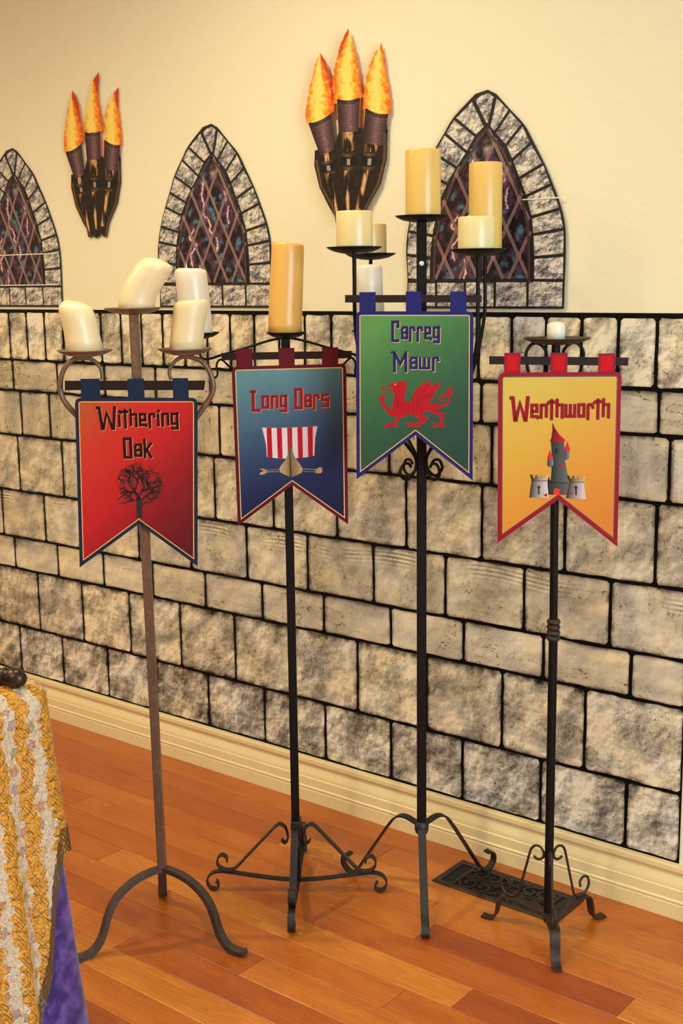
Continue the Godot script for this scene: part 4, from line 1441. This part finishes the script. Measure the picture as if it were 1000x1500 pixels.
func dragon(parent: Node, org: Vector2) -> void:
	var red := mat(c8(176, 18, 28), 0.5, 0.0, 0.25)
	var dk := mat(c8(112, 10, 20), 0.5, 0.0, 0.25)
	var root := Node3D.new()
	root.name = "dragon_emblem"
	parent.add_child(root, true)
	var z := 0.0006
	for e in [
			["head", [-935, 12086, -853, 12026, -744, 12011, -671, 12028, -735, 12056, -835, 12081, -734, 12101, -798, 12124, -652, 12137, -506, 12166, -397, 12191, -439, 12125, -398, 12052, -416, 11933, -449, 11861, -444, 11742, -582, 11644, -700, 11627, -681, 11791, -639, 11927, -717, 11941, -675, 11982, -890, 11981, -926, 12031]],
			["body", [-700, 11627, -672, 11754, -444, 11742, -307, 11764, -143, 11729, 3, 11687, 58, 11708, 249, 11684, 350, 11668, 204, 11579, 350, 11485, 405, 11466, 359, 11445, 351, 11246, 420, 11205, 259, 11220, 131, 11194, 168, 11249, 103, 11314, 241, 11266, 287, 11284, 286, 11446, 149, 11488, 21, 11544, -61, 11509, -52, 11444, 76, 11384, 3, 11352, -71, 11270, -162, 11253, -107, 11206, -382, 11234, -400, 11293, -345, 11329, -308, 11306, -180, 11299, -107, 11363, -198, 11410, -271, 11475, -399, 11476, -464, 11400, -482, 11441, -528, 11419, -620, 11277, -565, 11212, -657, 11237, -840, 11203, -886, 11244, -803, 11298, -684, 11306, -610, 11461, -683, 11471, -729, 11422, -783, 11500, -892, 11666, -938, 11639, -928, 11739, -973, 11831, -945, 11889, -909, 11852, -881, 11907, -845, 11875, -840, 11820, -882, 11766, -801, 11646, -701, 11568]],
			["wing", [-289, 11731, -280, 11895, -197, 12003, -88, 12093, -6, 12137, 30, 12179, 85, 12118, 94, 12072, 294, 12124, 249, 11998, 167, 11953, 207, 11916, 140, 11857, 152, 11817, 76, 11772, 67, 11708, 3, 11654, -89, 11564, -198, 11657]],
			["barb", [516, 12063, 554, 11857, 504, 11894, 462, 11882, 395, 11914]],
		]:
		var st := new_st()
		plate(st, shift(e[1], org), z)
		obj("dragon_" + e[0], st, red, root)
		z += 0.00008
	var st := new_st()
	stroke(st, PackedVector2Array(curve(Array(shift([120, 11610, 240, 11625, 350, 11641, 440, 11705, 465, 11800, 404, 11865, 331, 11860, 286, 11815, 295, 11764, 364, 11756], org)), 4)), 0.0065, 0.0026, z)
	stroke(st, shift([460, 11830, 495, 11940], org), 0.0034, 0.0028, z)
	obj("dragon_tail", st, red, root)
	st = new_st()
	for l in [[-234, 11767, 58, 12091], [-198, 11748, 167, 11953], [-180, 11721, 140, 11857], [-635, 11918, -564, 11588], [-472, 11715, -454, 11532], [-362, 11732, -363, 11513], [-271, 11731, -271, 11511], [-161, 11711, -198, 11547], [-88, 11655, -125, 11528], [-562, 11844, -527, 11661], [-290, 11732, -280, 11890], [-600, 11760, -590, 11600], [-860, 12070, -700, 12072]]:
		stroke(st, shift(l, org), 0.0008, 0.0005, z + 0.0001)
	obj("dragon_lines", st, dk, root)
	st = new_st()
	var ring := PackedVector2Array()
	for k in 9: ring.append(Vector2(-0.0634, 1.2100) - org + Vector2(cos(k * TAU / 8), sin(k * TAU / 8)) * 0.0012)
	stroke(st, ring, 0.0006, 0.0006, z + 0.0001)
	obj("dragon_eye", st, mat(c8(236, 220, 210), 0.45), root)

# ---------------------------------------------------------------- floor register
func register_vent() -> void:
	var t := thing("floor_register", "black cast-metal scrollwork floor register set in the planks by the baseboard", "floor vent", Vector3(-1.4025, 0, 0.135))
	var m := rust_mat(c8(48, 38, 34), c8(70, 54, 46), 0.5, 0.4)
	var hx := 0.1675
	var hz := 0.067
	var st := new_st()
	var lo := 0.0005
	for b in [[-hx, -hz, hx, -hz + 0.016], [-hx, hz - 0.016, hx, hz], [-hx, -hz + 0.016, -hx + 0.016, hz - 0.016], [hx - 0.016, -hz + 0.016, hx, hz - 0.016]]:
		box(st, Vector3(b[0], lo, b[1]), Vector3(b[2], 0.005, b[3]), 0.0018)
	obj("frame", st, m, t)
	st = new_st()
	box(st, Vector3(-hx + 0.01, 0.0003, -hz + 0.01), Vector3(hx - 0.01, 0.0009, hz - 0.01))
	obj("dark_opening", st, mat(c8(10, 8, 8), 0.9), t)
	var y := 0.0034
	var add := func(pts: Array, r: float) -> void:
		var v := []
		for p in pts: v.append(Vector3(p[0], y, p[1]))
		var s2 := new_st()
		strip(s2, curve(v, 4), Vector3(0, 1, 0), 0.003, r * 2.0)
		obj("scroll", s2, m, t)
	for sx in [-1.0, 1.0]:
		add.call([[sx * .118, -.050], [sx * .118, .050]], 0.0042)
		for sz in [-1.0, 1.0]:
			add.call([[sx * .112, sz * .030], [sx * .098, sz * .048], [sx * .076, sz * .042], [sx * .070, sz * .024], [sx * .082, sz * .012], [sx * .096, sz * .018], [sx * .096, sz * .030], [sx * .086, sz * .032]], 0.0034)
			add.call([[sx * .066, sz * .046], [sx * .050, sz * .048], [sx * .036, sz * .038], [sx * .034, sz * .022], [sx * .046, sz * .012], [sx * .058, sz * .018], [sx * .058, sz * .030], [sx * .048, sz * .032]], 0.0034)
			add.call([[sx * .112, 0], [sx * .10, sz * .006], [sx * .08, sz * .004], [sx * .06, sz * .006], [sx * .034, sz * .004]], 0.0030)
	for rr in [[0.0, 0.0, 0.030], [-0.012, -0.012, 0.014], [0.012, -0.012, 0.014], [-0.012, 0.012, 0.014], [0.012, 0.012, 0.014]]:
		var ring := []
		for k in 17: ring.append([rr[0] + cos(k * TAU / 16) * rr[2], rr[1] + sin(k * TAU / 16) * rr[2]])
		add.call(ring, 0.0030)
	add.call([[-.034, -.049], [0, -.030], [.034, -.049]], 0.0030)
	add.call([[-.034, .049], [0, .030], [.034, .049]], 0.0030)

# ---------------------------------------------------------------- draped table
func cloth_path(s: float, out: float) -> Vector3:
	# along the table's edge: s < 0 on the far side, s > 0 on the right-hand side; a rounded corner at s = 0
	var cx := -1.620
	var cz := 1.255
	var r := 0.045
	var arc := r * PI / 4.0
	var ccx := cx - r
	var ccz := cz + r
	if s < -arc:
		return Vector3(ccx + (s + arc), 0, cz - out)
	if s > arc:
		return Vector3(cx + out, 0, ccz + (s - arc))
	var a := -PI / 4.0 + s / r
	return Vector3(ccx + cos(a) * (r + out), 0, ccz + sin(a) * (r + out))

func drape(called: String, top: float, hem: Callable, flare: Callable, s0: float, s1: float, n: int, rows: int, m: Material, parent: Node, uvs: Vector2) -> MeshInstance3D:
	var st := new_st()
	st.set_smooth_group(1)
	var g := []
	for i in n + 1:
		var s := lerpf(s0, s1, float(i) / n)
		var col := []
		var yb: float = hem.call(s)
		# three rows over the table's edge, then the fall
		for e in [[-0.16, top], [-0.03, top], [-0.006, top - 0.001], [0.003, top - 0.006]]:
			col.append([cloth_path(s, e[0]) + Vector3(0, e[1], 0), Vector2(s, e[0] + 0.02)])
		for k in range(1, rows + 1):
			var y := lerpf(top - 0.006, yb, float(k) / rows)
			col.append([cloth_path(s, flare.call(s, y)) + Vector3(0, y, 0), Vector2(s, y - top)])
		g.append(col)
	for i in n:
		for k in g[0].size() - 1:
			for q in [g[i][k], g[i][k + 1], g[i + 1][k + 1], g[i][k], g[i + 1][k + 1], g[i + 1][k]]:
				st.set_uv(Vector2(q[1].x, -q[1].y) * uvs)
				st.add_vertex(q[0])
	return obj(called, st, m, parent)

func brocade_texture() -> ImageTexture:
	var w := 768
	var h := 1024
	var a := noise_bytes(w, h, 0.02, 71, 4)
	var b := noise_bytes(w, h, 0.07, 72, 3)
	var d := PackedByteArray()
	d.resize(w * h * 3)
	var gold := Color(0.86, 0.60, 0.20)
	var gold2 := Color(0.66, 0.41, 0.12)
	var cream := Color(0.82, 0.74, 0.62)
	var dyes := [Color(0.22, 0.42, 0.26), Color(0.34, 0.34, 0.58), Color(0.62, 0.22, 0.16), Color(0.66, 0.62, 0.22), Color(0.42, 0.22, 0.44)]
	for y in h:
		for x in w:
			var k := y * w + x
			var n := a[k] / 255.0
			var f := b[k] / 255.0
			var u := x / 768.0
			# upright bands: gold lace, cream ground with posies, gold lace ...
			var band := fposmod(u * 8.0 + (n - 0.5) * 0.35 + 0.06 * sin(y * 0.03), 1.0)
			var col: Color
			if band < 0.56:
				col = gold.lerp(gold2, clampf((f - 0.5) * 3.0, 0, 1))
				if absf(f - 0.5) < 0.020: col = Color(0.42, 0.26, 0.09)
				var ring := fposmod(Vector2(x % 96 - 48, y % 110 - 55).length(), 26.0)
				if ring < 2.6 and n > 0.42: col = Color(0.46, 0.29, 0.10)
				if sin(x * 0.55 + y * 0.35) > 0.75 and n > 0.5: col = col.darkened(0.35)
			else:
				col = cream.lerp(Color(0.70, 0.62, 0.54), clampf((f - 0.5) * 2.0, 0, 1))
				var cell := Vector2i(x / 64, y / 72)
				var hsh := (cell.x * 73 + cell.y * 151) % 97
				var c := Vector2(cell.x * 64 + 20 + hsh % 26, cell.y * 72 + 20 + hsh % 33)
				var v := Vector2(x, y) - c
				var petal := 15.0 + 2.6 * sin(v.angle() * 5.0 + hsh) + 9.0 * (f - 0.5)
				if v.length() < petal: col = dyes[hsh % 5].lerp(col, 0.25 + 0.7 * f)
				elif v.length() < petal + 2.5: col = gold2
				if v.length() < 4.0: col = gold
				if absf(f - 0.5) < 0.03: col = Color(0.62, 0.42, 0.16)
			d[k * 3] = int(clampf(col.r, 0, 1) * 255)
			d[k * 3 + 1] = int(clampf(col.g, 0, 1) * 255)
			d[k * 3 + 2] = int(clampf(col.b, 0, 1) * 255)
	return ImageTexture.create_from_image(Image.create_from_data(w, h, false, Image.FORMAT_RGB8, d))

func gold_hem(s: float) -> float:
	var scallop := 0.014 * absf(sin(s * 42.0))
	if s < 0.0:
		return 0.47 + scallop - s * 0.2
	if s < 0.020: return 0.47 + scallop
	if s < 0.058: return lerpf(0.47, 0.27, (s - 0.020) / 0.038) + scallop
	return maxf(0.02, 0.27 - (s - 0.058) * 2.5) + scallop

func fold(s: float) -> float:
	return 0.013 * sin(s * 74.0 + 0.9) + 0.004 * sin(s * 151.0)

func table() -> void:
	var top := 0.772
	# the table itself, under its cloths
	var t := thing("table", "table corner hidden under gold and purple cloths at the lower left edge", "table", Vector3(-2.113, 0, 1.77))
	var wood := mat(c8(110, 72, 42), 0.5)
	var st := new_st()
	box(st, Vector3(-0.48, top - 0.034, -0.485), Vector3(0.48, top - 0.006, 0.5), 0.004)
	obj("tabletop", st, wood, t)
	for x in [-0.42, 0.42]:
		for z in [-0.45, 0.44]:
			st = new_st()
			box(st, Vector3(x - 0.02, 0, z - 0.02), Vector3(x + 0.02, top - 0.034, z + 0.02), 0.003)
			obj("leg", st, wood, t)
	# purple velvet undercloth
	var vel := mat(c8(92, 60, 150), 0.7, 0.0, 0.3)
	var nt := noise_tex(0.02, 256, 0.0, 4)
	var gr := Gradient.new()
	gr.colors = PackedColorArray([c8(54, 34, 88), c8(74, 48, 112), c8(98, 70, 136)])
	gr.offsets = PackedFloat32Array([0.3, 0.55, 0.8])
	nt.color_ramp = gr
	vel.albedo_color = Color.WHITE
	vel.albedo_texture = nt
	vel.uv1_scale = Vector3(9, 5, 1)
	vel.rim_enabled = true
	vel.rim = 0.6
	vel.rim_tint = 0.5
	var vf := func(s: float, y: float) -> float:
		var d: float = (top - y) / top
		return 0.004 + 0.052 * pow(d, 1.2) + d * (fold(s * 0.8 + 0.01) * 0.9 + 0.030 * absf(sin(s * 34.0 + 0.35)) - 0.012)
	var o := drape("velvet_tablecloth", top - 0.004, func(_s): return 0.004, vf, -0.9, 1.0, 260, 26, vel, null, Vector2(1, 1))
	tag(o, "purple velvet tablecloth falling in folds to the floor under the gold cloth", "tablecloth")
	# gold brocade overcloth with a scalloped hem and a net border
	var br := mat(Color.WHITE, 0.6, 0.0, 0.4)
	br.albedo_texture = brocade_texture()
	br.heightmap_enabled = true
	br.heightmap_texture = noise_tex(0.09, 256, 0.0, 3)
	br.heightmap_scale = 0.4
	br.uv1_scale = Vector3(2.6, 2.0, 1)
	var gf := func(s: float, y: float) -> float:
		var d: float = (top - y) / top
		return vf.call(s, y - 0.002) + 0.010 + 0.012 * d
	o = drape("brocade_tablecloth", top, gold_hem, gf, -0.9, 1.0, 260, 24, br, null, Vector2(1, 1))
	tag(o, "gold and cream floral brocade cloth with scalloped lace edge over the purple tablecloth", "tablecloth")
	# dark netting along the hem: small crossing threads
	var thread := mat(c8(96, 66, 34), 0.7)
	st = new_st()
	var s := -0.12
	while s < 0.42:
		var yb := gold_hem(s)
		for dr in [-1.0, 1.0]:
			var a := []
			for k in 6:
				var ss: float = s + dr * k * 0.005
				var y := gold_hem(ss) + 0.002 + k * 0.0085
				a.append(cloth_path(ss, gf.call(ss, y) + 0.0012) + Vector3(0, y, 0))
			tube(st, a, 0.0009, 4)
		s += 0.0065
	var net := obj("net_border", st, thread, o)
	net.set_meta("kind", "stuff")
	# dark carved handle lying at the table's corner
	var hd := thing("carved_handle", "dark carved metal handle with a rounded knob lying on the gold cloth", "handle", Vector3(-1.684, top + 0.0, 1.324))
	st = new_st()
	var prof := [Vector2(0, .150), Vector2(.010, .148), Vector2(.016, .138), Vector2(.017, .126), Vector2(.012, .117), Vector2(.0145, .112), Vector2(.0145, .106), Vector2(.010, .100), Vector2(.013, .086), Vector2(.014, .06), Vector2(.0125, .03), Vector2(.011, -.05), Vector2(.010, -.12), Vector2(0, -.121)]
	lathe(st, prof, Vector3.ZERO, 20)
	var hm := rust_mat(c8(38, 26, 22), c8(120, 92, 70), 0.35, 0.6)
	var grip := obj("grip", st, hm, hd)
	grip.rotation = Vector3(0, 0.15, -PI / 2)
	grip.position = Vector3(-0.085, 0.0155, 0.0)
	for k in 5:
		st = new_st()
		var ring := []
		for q in 13: ring.append(Vector3(cos(q * TAU / 12) * .0145, .03 + k * 0.012, sin(q * TAU / 12) * .0145))
		tube(st, ring, 0.0022, 6)
		obj("carved_band", st, hm, grip)
